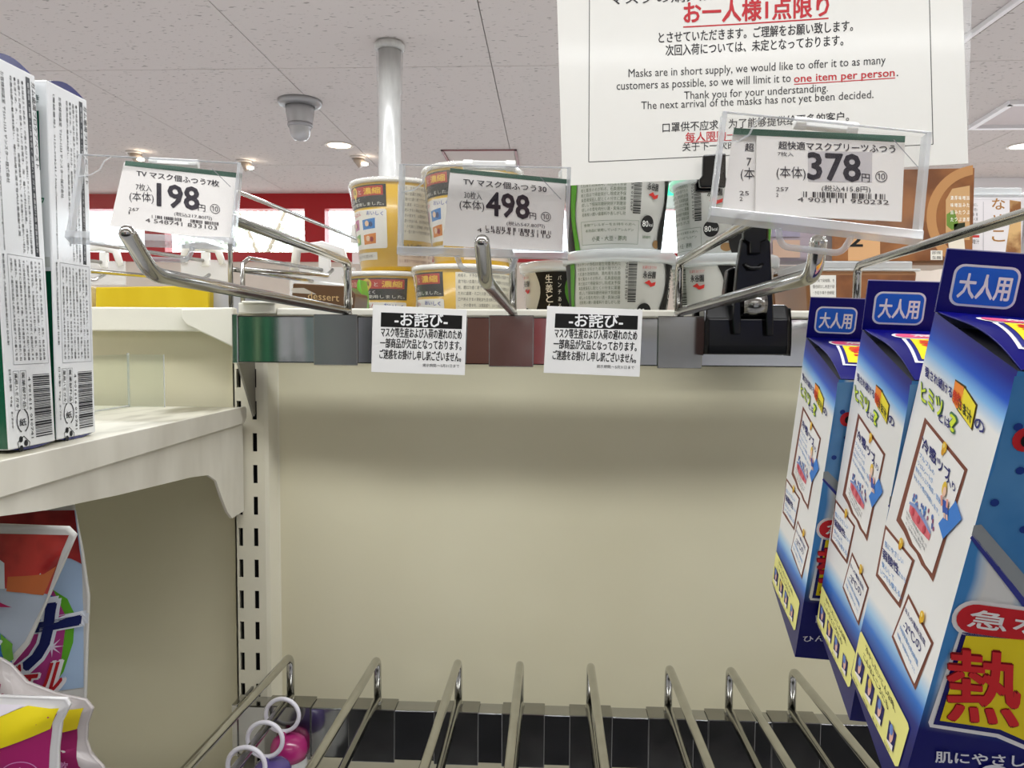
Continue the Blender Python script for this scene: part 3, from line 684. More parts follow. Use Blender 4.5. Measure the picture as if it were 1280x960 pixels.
#=================================================================== APOLOGY CARDS
def apology(label, TL, TR, BR_, BL, Y, name='notice_card'):
    t = thing(name, label, 'notice card', at(*BL, Y), group='apology cards on the upper rail')
    P = Pl((0, Y, 0), (1, 0, 0), (0, 0, 1)); q = [P(*P.px(*c_)) for c_ in (BL, BR_, TR, TL)]
    MB().use(mat('f1f0ee', .4, name='laminated_card')).prism(q, (0, .0008, 0)).build('card', t, .0001, 1)
    u = [Vector(P.px(*c_)) for c_ in (BL, BR_, TR, TL)]
    def m(s, r): return tuple((u[0]*(1-s)+u[1]*s)*(1-r)+(u[3]*(1-s)+u[2]*s)*r)
    A = Art(P, lift=.00006)
    A.poly([m(.09, .68), m(.955, .70), m(.955, .905), m(.09, .895)], '101010', 0)
    hh = (u[3]-u[0]).length
    A.text('-お詫び-', m(.24, .705), m(.80, .715), .20*hh, 'f4f4f4', .03, 1)
    A.text('マスク等生産および入荷の遅れのため', m(.095, .53), m(.955, .54), .145*hh, '161616', .022, 1)
    A.text('一部商品が欠品となっております。', m(.09, .37), m(.955, .375), .145*hh, '161616', .022, 1)
    A.text('ご迷惑をお掛けし申し訳ございません。', m(.085, .205), m(.955, .20), .145*hh, '161616', .022, 1)
    A.text('掲示期間:～5月31日まで', m(.55, .105), m(.94, .11), .05*hh, '2a2a2a', .0, 1)
    A.build('print', t)
apology('left white apology card with black heading on the upper rail', (466, 381), (583.5, 387), (580.8, 469), (464, 465), -.0486)
apology('right white apology card with black heading on the upper rail, beside the black clamp', (684, 382.5), (803.3, 387), (799.4, 471), (679.5, 466), -.0486)
#=================================================================== NOTICE SHEET AND CLAMP
YP = -.066
t = thing('notice_sheet', 'large laminated notice limiting masks to one item per person', 'notice', at(950, 218, YP))
P = Pl((0, YP, 0), (1, 0, 0), (0, 0, 1))
def curve(u, v, h=0): return Vector((u, YP+.0035*math.sin((u-.0)*14)-h, v))
curve_px = P.px
pc = [P.px(703, 232), P.px(1208, 205), P.px(1196, -170), P.px(692, -150)]
mb = MB().use(mat('e9e7e1', .22, name='laminated_paper', coat=.3)); N = 24; vs = []
for i in range(N+1):
    s_ = i/N; a = Vector(pc[0])*(1-s_)+Vector(pc[1])*s_; b = Vector(pc[3])*(1-s_)+Vector(pc[2])*s_; vs += [curve(*a), curve(*b), curve(a.x, a.y, -.0006), curve(b.x, b.y, -.0006)]
fs = []
for i in range(N):
    k = 4*i; fs += [(k, k+4, k+5, k+1), (k+2, k+3, k+7, k+6), (k, k+2, k+6, k+4), (k+1, k+5, k+7, k+3)]
fs += [(0, 1, 3, 2), (4*N, 4*N+2, 4*N+3, 4*N+1)]
mb.add(vs, fs).build('sheet', t)
A = Art(curve, px=P.px, maxlen=.02, lift=.00006)
RD = 'c3353c'; BK = '3b3a3c'
A.ptext('マスクの購入は、', (763, 5), (905, -3), 15, BK, .01)
A.ptext('お一人様1点限り', (856, 27), (1037, 19), 27, RD, .035)
A.ppoly([(855, 30.5), (1037, 20.5), (1037, 22.3), (855, 32.3)], RD, 0)
A.ptext('とさせていただきます。ご理解をお願い致します。', (824, 52), (1067, 38), 14, BK, .018)
A.ptext('次回入荷については、未定となっております。', (833, 68), (1055, 56), 14, BK, .018)
A.ptext('Masks are in short supply, we would like to offer it to as many', (786, 98.5), (1107, 83), 13.5, BK, 0)
A.ptext('customers as possible, so we will limit it to', (771, 114.5), (990, 104), 13.5, BK, 0)
A.ptext('one item per person', (994, 104.5), (1118, 98.5), 12, RD, .02); A.ptext('.', (1120.5, 95.6), (1122.5, 95.5), 2, BK, 0)
A.ppoly([(994, 103.2), (1119, 97), (1119, 98.2), (994, 104.4)], RD, 0)
A.ptext('Thank you for your understanding.', (856, 125.5), (1036, 116.5), 13, BK, 0)
A.ptext('The next arrival of the masks has not yet been decided.', (802, 138.5), (1092, 125.5), 13, BK, 0)
A.ptext('口罩供不应求，为了能够提供给更多的客户。', (829, 164.5), (1062, 151), 12.5, BK, .012)
A.ptext('每人限购一件', (858, 176), (935, 172), 12, RD, .015); A.ppoly([(857, 176.2), (935, 172), (935, 173), (857, 177.2)], RD, 0)
A.ptext('关于下一次的到货时间，尚未确定。', (854, 188), (1030, 179.5), 11, BK, .01)
for a_, b_ in (((737.5, -120), (736, 202)), ((736, 202), (874, 194.5)), ((874, 194.5), (1165, 181)), ((1165, 181), (1158, -120))):
    u, v = Vector(A.P(*a_)), Vector(A.P(*b_)); A.line(u, v, .0005, '4c4a4a', 0)
A.build('print', t)
q = [P.px(1196, 205.5), P.px(1209.5, 205), P.px(1219, -170), P.px(1190, -170)]
MB().use(FILM).prism([curve(u, v, -.0022) for u, v in q], (0, .0008, 0)).build('plastic_sleeve_edge', t)
# clamp
t = thing('clamp', 'large glossy black spring clamp gripping the rail and holding the notice', 'clamp', at(935, 440, -.06))
Yc = -.052
pts = [(882, 380), (886, 377), (986, 380), (991, 389), (991, 436), (986, 443), (884, 441), (880, 436), (880, 394)]
pf = [at(x_, y_, -.066) for x_, y_ in pts]
xa_, xb_ = at(881, 400, -.066).x, at(991, 400, -.066).x; Z_ = lambda y_: zz(y_, -.066)
prof_ = [(-.066, Z_(441)), (-.0672, Z_(430)), (-.0668, Z_(397)), (-.0600, Z_(379)), (-.0475, Z_(378)), (-.0475, Z_(441))]
mb = MB().use(BLACK); L_ = len(prof_); vs = []
for x_, k_ in ((xa_, 1), (xa_+.0025, 0), (xb_-.0035, 0), (xb_, 1)):
    for i_, (y_, z_) in enumerate(prof_): vs.append((x_, y_+(.0035 if k_ and i_ < 3 else 0), z_-(.003 if k_ and i_ in (2, 3, 4) else 0)))
mb.add(vs, [tuple(range(L_)), tuple(range(4*L_-1, 3*L_-1, -1))]+[(j*L_+i_, j*L_+(i_+1) % L_, (j+1)*L_+(i_+1) % L_, (j+1)*L_+i_) for j in range(3) for i_ in range(L_)]).build('jaw', t, .0008, 2)
MB().use(BLACK).prism([Vector((p.x, -.0275, p.z)) for p in pf[:5]+[pf[8]]], (0, .012, 0)).build('rear_jaw', t, .002, 2)
q = [at(x_, y_, -.07) for x_, y_ in ((926, 300), (929, 296), (958, 298), (962, 303), (966, 400), (966, 420), (957, 420), (955, 372), (926, 372), (925, 418), (916, 418), (914, 400), (921, 330))]
MB().use(BLACK).prism([Vector((p.x, -.0725, p.z)) for p in q], (0, .007, 0)).build('spring_arm', t, .001, 2)
a = at(926, 372, -.066); b = at(955, 372, -.066)
MB().use(STEEL, True).tube([(a.x+.0005, -.0695, zz(379, -.0695)), (b.x-.0005, -.0695, zz(379, -.0695))], .0082, 28).build('spring_barrel', t)
q = [at(x_, y_, -.074) for x_, y_ in ((928, 282), (958, 284), (958, 300), (950, 304), (950, 318), (936, 318), (936, 304), (928, 300))]
MB().use(BLACK).prism([Vector((p.x, -.0775, p.z)) for p in q], (0, .006, 0)).build('thumb_latch', t, .001, 2)
a = at(931, 330, -.074); b = at(953, 330, -.074)
MB().use(BLACK, True).tube([(a.x, -.074, a.z), (a.x+.003, -.077, a.z-.003), (b.x-.003, -.077, a.z-.003), (b.x, -.074, a.z)], .0012, 8).build('latch_bar', t)
q = [at(x_, y_, -.05) for x_, y_ in ((908, 338), (916, 334), (922, 336), (922, 384), (902, 384))]
MB().use(BLACK).prism([Vector((p.x, -.054, p.z)) for p in q], (0, .01, 0)).build('side_lug', t, .001, 2)
a = at(943, 300, -.06); b = at(892, 215, -.06)
MB().use(BLACK, True).tube([(a.x, -.058, a.z), (a.x-.004, -.057, a.z+.02), (b.x+.006, -.057, b.z-.002)], .0028, 12).build('support_stem', t)
q = [at(x_, y_, -.07) for x_, y_ in ((877, 196), (905, 194), (905, 236), (873, 236), (872, 226), (876, 222))]
MB().use(BLACK).prism([Vector((p.x, -.0762, p.z)) for p in q], (0, .005, 0)).prism([Vector((p.x, -.060, p.z)) for p in q], (0, .006, 0)).build('paper_grip', t, .001, 2)
#=================================================================== BLUE COOLING-SHEET BOXES
BD, BH, BW, HH = .045, .1033, .20, .0145
BX = [((.0892, -.4160, .0066), (15.4, 4.9, -6.7)), ((.0917, -.3680, .0030), (16.4, 1.9, -5.8)), ((.0916, -.3188, .0007), (16.5, 2.0, -4.5))]
def BM(i):
    o, r = BX[i]; return Matrix.Translation(o) @ Euler([math.radians(a) for a in r], 'XYZ').to_matrix().to_4x4()
def boxgrad(name, front=False):
    m = bpy.data.materials.new(name); m.use_nodes = True; nt = m.node_tree; b = nt.nodes['Principled BSDF']; L = nt.links.new
    tc = nt.nodes.new('ShaderNodeTexCoord'); sp = nt.nodes.new('ShaderNodeSeparateXYZ'); L(tc.outputs['Object'], sp.inputs[0])
    def math_(op, a_, b_):
        n = nt.nodes.new('ShaderNodeMath'); n.operation = op
        for i_, v in enumerate((a_, b_)):
            if isinstance(v, (int, float)): n.inputs[i_].default_value = v
            else: L(v, n.inputs[i_])
        return n.outputs[0]
    v = math_('DIVIDE', sp.outputs['Z'], -BH); u = math_('DIVIDE', sp.outputs['Y'], -BD)
    def ramp(val, stops):
        r_ = nt.nodes.new('ShaderNodeValToRGB'); e = r_.color_ramp.elements
        while len(e) < len(stops): e.new(.5)
        for q_, (p_, c_) in zip(e, stops): q_.position = p_; q_.color = (*lin(c_), 1)
        L(val, r_.inputs[0]); return r_.outputs[0]
    if not front:
        t1_ = math_('SUBTRACT', v, math_('MULTIPLY', u, .0)); t2_ = math_('ADD', v, math_('MULTIPLY', u, .085))
        ca = ramp(t1_, [(0, '0a0c6a'), (.02, '0a1080'), (.06, '0a50c0'), (.09, '80b8ea'), (.125, 'ecebe8')])
        cb = ramp(t2_, [(.745, 'ecebe8'), (.785, '9cc6e8'), (.82, '2070c8'), (.865, '111e78'), (.93, '0e0e5e')])
        mx = nt.nodes.new('ShaderNodeMix'); mx.data_type = 'RGBA'; mx.blend_type = 'DARKEN'; mx.inputs[0].default_value = 1
        L(ca, mx.inputs[6]); L(cb, mx.inputs[7]); L(mx.outputs[2], b.inputs['Base Color'])
    else:
        nz = nt.nodes.new('ShaderNodeTexNoise'); nz.inputs['Scale'].default_value = 40; L(tc.outputs['Object'], nz.inputs['Vector'])
        wv = nt.nodes.new('ShaderNodeTexWave'); wv.inputs['Scale'].default_value = 22; wv.inputs['Distortion'].default_value = 3; L(tc.outputs['Object'], wv.inputs['Vector'])
        cw = ramp(wv.outputs['Fac'], [(.15, '4b8fd0'), (.4, 'c2d4e6'), (.7, 'e8e8e6')])
        cn = ramp(v, [(.66, '000000'), (.78, 'ffffff')])
        mx = nt.nodes.new('ShaderNodeMix'); mx.data_type = 'RGBA'; L(cn, mx.inputs[0]); L(cw, mx.inputs[6]); mx.inputs[7].default_value = (*lin('101268'), 1)
        L(mx.outputs[2], b.inputs['Base Color'])
    b.inputs['Roughness'].default_value = .3; b.inputs['Coat Weight'].default_value = 0; b.inputs['Specular IOR Level'].default_value = .2; b.inputs['Coat Roughness'].default_value = .12
    return m
SIDEM = boxgrad('blue_white_side'); FRONTM = boxgrad('blue_front', True); NB = mat('0a0a6c', .28, name='navy_carton', coat=0, spec=.2)
GREYIN = mat('77777a', .7, name='grey_card_inside')
M3 = BM(0)
tb = thing('cooling_sheet_box', 'nearest and largest blue box of cooling sheets, cut by the right edge', 'box', M3.translation, M3.to_3x3(), group='blue cooling sheet boxes on the right hook')
def l3(x, y, z): return M3 @ Vector((x, y, z))
MB().use(SIDEM).add([l3(0, 0, 0), l3(0, -BD, 0), l3(0, -BD, -BH), l3(0, 0, -BH), l3(BW, 0, 0), l3(BW, -BD, 0), l3(BW, -BD, -BH), l3(BW, 0, -BH)],
    [(0, 3, 2, 1), (4, 5, 6, 7)]).use(FRONTM).add([l3(0, -BD, 0), l3(BW, -BD, 0), l3(BW, -BD, -BH), l3(0, -BD, -BH)], [(0, 3, 2, 1)]).use(NB).add([l3(0, 0, -BH), l3(BW, 0, -BH), l3(BW, -BD, -BH), l3(0, -BD, -BH)], [(0, 1, 2, 3)]).use(mat('ccd0dc', .35, name='pale_rear_panel', coat=.2)).add([l3(0, 0, 0), l3(BW, 0, 0), l3(BW, 0, -BH), l3(0, 0, -BH)], [(0, 3, 2, 1)]).use(GREYIN).add([l3(.001, -.001, -.003), l3(BW-.001, -.001, -.003), l3(BW-.001, -BD+.001, -.003), l3(.001, -BD+.001, -.003)], [(0, 1, 2, 3)]).build('carton', tb)
def flap(u, v, h=0):  # u along the box, v from the back (0) to the front (BD)
    s_ = v/BD; z = .0022*math.sin(math.pi*min(max(s_, 0), 1)**1.3)
    dz = .0030*.8*math.pi/BD*math.cos(math.pi*s_)
    return l3(u, -v-dz*h*.0, z+h+.0003)
mb = MB().use(NB, True); vs = []; fs = []
for i in range(15):
    for x_ in (.0006, BW-.0006):
        vs.append(flap(x_, BD*i/14)); vs.append(flap(x_, BD*i/14, -.0004))
for i in range(14):
    k = 4*i; fs += [(k, k+2, k+6, k+4), (k+1, k+5, k+7, k+3), (k, k+4, k+5, k+1), (k+2, k+3, k+7, k+6)]
mb.add(vs, fs).build('top_flap', tb)
def flapa(u, v, h=0): return flap(u, BD-v, h)
A = Art(flapa, maxlen=.004, lift=.00015, h0=.0002)
A.rrect(.006, .0315, .19, .0375, .0028, 'e0547a', 1); A.rrect(.0052, .0307, .1908, .0383, .0034, 'f4f2f2', 0)
A.text('急な発熱に、すぐ冷たく長く冷やす', (.010, .0326), (.15, .0326), .0038, 'f4f2f2', .02, 2)
A.poly([(.0062, .0300), (.192, .0300), (.190, .0085), (.0030, .0085)], 'e8e8ec', 0); A.poly([(.0070, .0293), (.191, .0293), (.189, .0093), (.0039, .0093)], '1b2078', 1)
A.poly([(.0078, .0285), (.190, .0285), (.188, .0101), (.0050, .0101)], 'f2d21c', 2)
A.text('熱さまシート', (.0085, .0118), (.12, .0118), .0152, 'd8262c', .028, 3)
A.build('top_print', tb)
# header card
bt = math.radians(10)
ih = M3.to_3x3() @ Vector((1, 0, 0))
eyh = Vector((0, -math.sin(bt), math.cos(bt))); eyh = (eyh-ih*eyh.dot(ih)).normalized()
HP = Pl(l3(0, 0, 0), ih, eyh); n = HP.n
def hb(mb, u0, v0, u1, v1): return mb.prism([HP(u0, v0, 0), HP(u1, v0, 0), HP(u1, v1, 0), HP(u0, v1, 0)], -n*.0006)
hu = .124
mb = MB().use(NB); hb(mb, 0, 0, BW, .001); hb(mb, 0, .001, hu-.02, .0138); hb(mb, hu+.02, .001, BW, .0138); hb(mb, 0, .0138, BW, HH)
mb.build('header_card', tb)
hm = MB().use(mat('d4d4d0', .6, name='grey_card_back'))
for u0, v0, u1, v1 in ((0, 0, BW, .001), (0, .001, hu-.02, .0138), (hu+.02, .001, BW, .0138), (0, .0138, BW, HH)): hm.add([HP(u0, v0, -.00065), HP(u1, v0, -.00065), HP(u1, v1, -.00065), HP(u0, v1, -.00065)], [(0, 1, 2, 3)])
hm.build('header_backing', tb)
MB().use(mat('9a9ac0', .6, name='torn_edge')).prism([HP(0, HH, -.0001), HP(BW, HH, -.0001), HP(BW, HH+.00025, -.0001), HP(0, HH+.00025, -.0001)], -n*.0004).build('torn_edge', tb)
A = Art(HP, px=HP.px)
a = A.P(1184, 381); b = A.P(1278.5, 335); a2 = A.P(1187, 378); 
A.rrect(a[0], a[1], b[0], b[1], .0022, 'dfe3f2', 0); A.rrect(a[0]+.00055, a[1]+.00055, b[0]-.00055, b[1]-.00055, .0018, '1763d6', 1)
wd = b[0]-a[0]; hg = b[1]-a[1]
A.text('大人用', (a[0]+wd*.11, a[1]+hg*.20), (a[0]+wd*.88, a[1]+hg*.20), hg*.58, 'e9ecf6', .03, 2)
A.build('badge', tb)
# side print
SP = Pl(l3(0, 0, 0), M3.to_3x3() @ Vector((0, -1, 0)), M3.to_3x3() @ Vector((0, 0, 1)))
A = Art(SP); NV = '262a74'; BL = '4c8ccc'; BRN = '7d4636'
A.ptext('愛され続ける', (1157.5, 470), (1191.5, 499), 13, NV, .035)
A.ppoly([(1194.5, 474), (1208.5, 483), (1208, 508), (1197, 513), (1190.3, 500)], '4a3a18', 0); A.ppoly([(1206, 482), (1222.5, 506), (1216, 539), (1197, 513)], '4a3a18', 0)
A.ppoly([(1195, 476), (1206, 484), (1205, 507), (1196.5, 511), (1191.5, 500)], 'ef8a2a', 1); A.ppoly([(1207, 485), (1221, 507), (1215, 536), (1198.5, 512)], 'f0dd35', 1)
A.ptext('熱', (1193, 503), (1204, 512), 17, 'd23a20', .03, 2); A.ptext('さま汁', (1199.5, 510), (1216.5, 531), 15, '27331c', .04, 2)
A.ptext('の', (1219.5, 535), (1231.8, 544), 15, NV, .04)
A.ptext('ヒミツ', (1152.7, 501), (1180, 525), 23, '3a6a6a', .09, 1); A.ptext('ヒミツ', (1153, 500), (1180, 524), 21.5, 'd6e83c', .035, 2)
A.ptext('とは', (1174.5, 526), (1189, 537), 12, NV, .03)
A.ptext('?', (1188.5, 538), (1198, 544), 23, '4a7a5a', .12, 1); A.ptext('?', (1189.3, 537), (1197, 542.5), 20, 'd6e83c', .06, 2)
def frame(outer, inner):
    A.ppoly(outer, BRN, 0); A.ppoly(inner, 'f0eeea', 1)
frame([(1156.4, 521.7), (1210, 586.7), (1166.7, 727.6), (1160, 716), (1152, 706), (1146, 692), (1137, 681), (1130, 665), (1120.7, 650.4)], [(1159.4, 530), (1206.6, 588.5), (1166.3, 716.8), (1158, 706), (1152, 693), (1142, 680), (1135, 662), (1127.5, 647.7)])
frame([(1107, 655.8), (1143.7, 700.5), (1125.5, 760.5), (1115, 747), (1106, 735), (1095, 719.5)], [(1108.5, 661.5), (1141, 701.5), (1124.5, 753), (1116, 742), (1107, 728), (1098.5, 717.5)])
frame([(1135.9, 742), (1167.6, 803.8), (1144.6, 863), (1133, 838), (1124, 818), (1115, 796)], [(1136.8, 748.5), (1165, 804.5), (1144.2, 855), (1134, 833), (1126, 813), (1118, 795)])
for x_, y_ in ((1183, 559.6), (1128.5, 679), (1155, 771)):
    u, v = A.P(x_, y_); A.disc(u, v, .0013, .0013, 'e9b92a', 3, 10); A.disc(u-.0003, v-.0012, .0008, .0008, 'd79a1c', 3, 8); A.disc(u, v+.0004, .0005, .0005, 'f7e389', 4, 8)
A.ptext('冷感', (1154.5, 561), (1172, 583), 17, NV, .035, 2); A.ptext('ツブ', (1173.5, 586), (1190, 605), 17, NV, .035, 2); A.ptext('入り', (1185, 603), (1196, 617), 11, NV, .03, 2)
for s0, s1, q0, q1, b_ in (('プルプルの', '', (1151, 571), (1170, 596), 7), ('ジェルシートが', '', (1149, 581), (1168, 606), 7), ('熱をたっぷり吸収・蒸散', '', (1146.5, 589), (1178, 632), 7), ('ひんやり感が持続します。', '', (1144, 598), (1176, 646), 7)):
    A.ptext(s0, q0, q1, b_, BL, .01, 2, 1)
rnd = random.Random(9)
for k in range(26):
    t_ = rnd.random(); sx_ = 1143+t_*27; sy_ = 616+t_*36+rnd.random()*16-4; u, v = A.P(sx_, sy_); A.disc(u, v, .0005, .0006, rnd.choice(('5a6aa8', '9a5a7a', '4c8ccc')), 2, 6)
A.ppoly([(1139.5, 629), (1147, 634), (1158, 652), (1165, 669), (1163, 676), (1152, 664), (1142, 650), (1138, 639)], 'e0707a', 2)
A.ppoly([(1139.5, 627), (1147, 631), (1159, 649), (1166, 665), (1165, 668), (1157, 653), (1146, 636), (1139, 630)], '8a9ac8', 3)
for x_, y_ in ((1143, 640), (1150, 650), (1157, 662)):
    u, v = A.P(x_, y_); A.disc(u, v, .0009, .001, 'd04a5a', 3, 8)
for k, (q0, q1) in enumerate((((1134.5, 642), (1160, 686)), ((1134.5, 649), (1158, 690)), ((1134, 656), (1153, 688)))): A.ptext(gib(11, 50+k), q0, q1, 4.5, '55505a', 0, 2, 1)
def U(x_, y_, ru, rv, c_, l_, n_=10): u, v = A.P(x_, y_); A.disc(u, v, ru, rv, c_, l_, n_)
U(1183, 611, .0012, .0016, 'e8c23a', 3); U(1184, 615, .0009, .0011, 'f2c9b0', 4); A.ppoly([(1180.5, 624), (1187, 628), (1188, 645), (1181, 641)], '3a5ab0', 3); A.ppoly([(1179, 620), (1181.5, 619), (1182, 632), (1179.5, 633)], 'e6a08e', 4); A.ppoly([(1186.5, 624), (1189, 625), (1188, 636), (1186, 634)], 'e6a08e', 4)
A.ppoly([(1182, 641), (1184, 642), (1184.3, 649), (1182.4, 648)], 'f2c9b0', 3); A.ppoly([(1185, 643), (1187, 644), (1187.3, 651), (1185.4, 650)], 'f2c9b0', 3)
A.ppoly([(1196.8, 626), (1204.2, 649), (1180.5, 674), (1175, 654.5)], '3f7fd0', 2)
A.ptext('肌にやさしい', (1107.5, 683), (1131, 707), 7.5, BL, .01, 2); A.ptext('弱酸性', (1104.8, 697), (1125, 720), 12.5, NV, .03, 2); A.ptext('だから', (1125, 719), (1134, 730), 6, BL, .01, 2)
A.ptext('安心して', (1104, 708), (1119, 727), 7, BL, .01, 2); A.ptext('いつでも使える。', (1102, 717), (1128.5, 750), 7.5, BL, .015, 2)
A.ptext('ほんの蓄熱温度', (1133, 765), (1158.5, 809), 8, NV, .015, 2); A.ptext('-2℃の', (1131, 786), (1153, 818), 13, NV, .01, 2)
A.ptext('冷却効果を約8時間', (1126.5, 787), (1149, 834), 7.5, BL, .015, 2); A.ptext('持続。就寝中もずっと', (1123.5, 795), (1145.5, 843), 6, BL, .01, 2)
YL = 'ece68c'
A.ppoly([(1077.6, 789.4), (1136, 904), (1137.5, 911), (1124, 958), (1120, 958), (1066.5, 848), (1065.4, 841), (1076, 791)], YL, 1)
A.ptext('冷やしたいこんな時、', (1083.5, 814), (1121, 892), 8.5, '2c2a2a', .015, 2); A.ptext('こんなところにも', (1081, 823), (1112, 889), 8.5, '2c2a2a', .015, 2)
for dx, dy in ((0, 0), (12.5, 27), (25, 53), (40, 85)):
    A.ppoly([(1073.5+dx, 815+dy), (1082.5+dx, 834+dy), (1078+dx, 856+dy), (1070+dx, 838+dy)], '201d60', 2)
    U(1076.8+dx, 834+dy, .0012, .0021, 'e8b8a6', 3); U(1077.3+dx, 827.5+dy, .0012, .0013, '6a88c8' if dx != 12.5 else 'e0c060', 4); A.ppoly([(1072.5+dx, 840+dy), (1079+dx, 848+dy), (1077.8+dx, 855+dy), (1071+dx, 840+dy)], 'f3ece8', 4)
    A.ptext(('微熱', '頭痛', '暑い夜', '就寝中')[(0, 12.5, 25, 40).index(dx)], (1067.5+dx*.98, 848+dy*.94), (1074+dx*.98, 862+dy*.94), 4, '3a3434', 0, 2, 1)
A.build('side_print', tb)
# front print
FP = Pl(l3(0, -BD, 0), M3.to_3x3() @ Vector((1, 0, 0)), M3.to_3x3() @ Vector((0, 0, 1)))
A = Art(FP)
GEL = mixmat('3f82c0', '5f9ad0', 60, .3, .7, rough=.3, name='gel_sheet_print', coat=.3)
A.ppoly([(1268, 470), (1420, 470), (1420, 800), (1285, 745), (1216, 665), (1236, 600), (1243, 585)], GEL, 0)
A.ppoly([(1217, 656), (1226, 655), (1286, 725), (1420, 790), (1420, 812), (1282, 750), (1214, 668)], '9aa0a4', 1)
A.ppoly([(1212, 672), (1216, 667), (1284, 752), (1420, 815), (1420, 822), (1280, 760)], '3a3f94', 1)
for x_, y_ in ((1272, 533), (1274.5, 587.5), (1242.5, 627.5), (1279, 661), (1310, 600)): U(x_, y_, .0008, .0008, '1c3a8c', 2)
U(1281, 549, .0022, .0024, 'c8242c', 2, 16); U(1283, 550, .0011, .0013, '18181c', 3, 12)
a = A.P(1195, 790); b = A.P(1400, 752); u0, v1 = A.P(1200, 751); u1, v0 = A.P(1400, 800); v0 = A.P(1200, 788)[1]
A.rrect(u0-.0008, v0-.0008, u0+.10, v1+.0008, .0040, 'f0ecec', 2); A.rrect(u0, v0, u0+.099, v1, .0034, 'd0222c', 3)
tx = A.P(1208, 779); A.text('急な発熱に冷たく', (tx[0], v0+.0014), (tx[0]+.060, v0+.0014), (v1-v0)*.62, 'f4efee', .03, 4)
A.ppoly([(1199.5, 786), (1420, 800), (1420, 990), (1285, 938), (1245, 921), (1162, 908), (1160, 902)], 'f0eeee', 1)
A.ppoly([(1202, 789), (1420, 803), (1420, 984), (1285, 932), (1247, 916), (1166, 904)], '111368', 2)
A.ppoly([(1206.5, 793), (1420, 808), (1420, 975), (1285, 926), (1249, 910), (1174, 899)], 'f0d81e', 3)
A.ptext('熱さまシート', (1184, 897), (1780, 960), 90, '8a1016', .034, 4, 3); A.ptext('熱さまシート', (1184.5, 896.5), (1780, 958), 88, 'd8262c', .024, 5, 3)
A.ptext('肌にやさしい弱酸性', (1168.5, 951), (1375, 962), 14, 'e8e8f0', .03, 3)
U(1243, 966, .0032, .0025, 'e4e4ee', 3, 16)
A.ptext('ひんやり長く効く', (1140, 985), (1330, 1000), 12, 'e8e8f0', .02, 3)
A.build('front_print', tb)
BMK = Pl(l3(0, 0, -BH), M3.to_3x3() @ Vector((1, 0, 0)), M3.to_3x3() @ Vector((0, -1, 0)))
dup(tb, BM(1), 'middle blue box of cooling sheets between its two neighbours')
b1 = dup(tb, BM(2), 'rearmost and smallest blue box of cooling sheets by the black clamp')
#=================================================================== HANGING RINGS WITH PINK CAPS
RX = at(363, 840, YR).x
def ringthing(px, py, capc, label, cpx, first=False):
    # a white ring round the prong of the left lower hook, case hanging from it
    z0 = ZT2+.004
    # depth where the ring passes the prong
    r = .0125; zc = z0-.0005+.0028-r+.0024+.0022
    y = None
    best = min(((abs(((Vector((RX, yy/1000, zc))-EYE).dot(r2)/(Vector((RX, yy/1000, zc))-EYE).dot(fw)*FPX+640)-px), yy/1000) for yy in range(-280, -40)))
    y = best[1]
    t = thing('travel_case', label, 'travel case', (RX, y, zc), group='ringed cases on the far left lower hook')
    MB().use(mat('ece9f2', .3, name='white_ring')).use(mat('ece9f2', .3, name='white_ring'), True).torus((RX, y, zc-.001), r, .0016).build('ring', t)
    cz = zc-r-.001
    CP = mat(capc, .2, name='cap_plastic_'+capc, coat=.5)
    MB().use(CP, True).lathe((RX+.004, y+.002, cz-.016), [(.0005, .0135), (.007, .0125), (.0112, .010), (.0134, .0055), (.0138, 0), (.0134, -.004), (.001, -.0041)], 36).build('cap', t)
    MB().use(CP, True).lathe((RX+.001, y, cz-.006), [(.0022, 0), (.0022, .0065)], 12).build('loop_post', t)
    MB().use(clear(name='clear_case', white=.45, rough=.15), True).lathe((RX+.004, y+.002, cz-.016), [(.0128, -.0042), (.0134, -.010), (.0134, -.045), (.010, -.052), (.001, -.053)], 36).build('body', t)
ringthing(353, 890, 'b02a72', 'pink capped case, rearmost on the far left lower hook', 0)
ringthing(331, 915, '5a4a8a', 'purple capped case, second from the rail on the far left hook', 0)
ringthing(308, 940, '9a88c0', 'lilac capped case, third from the rail on the far left hook', 0)
ringthing(283, 968, '9a88c0', 'case with pale cap nearest the viewer on the far left hook', 0)
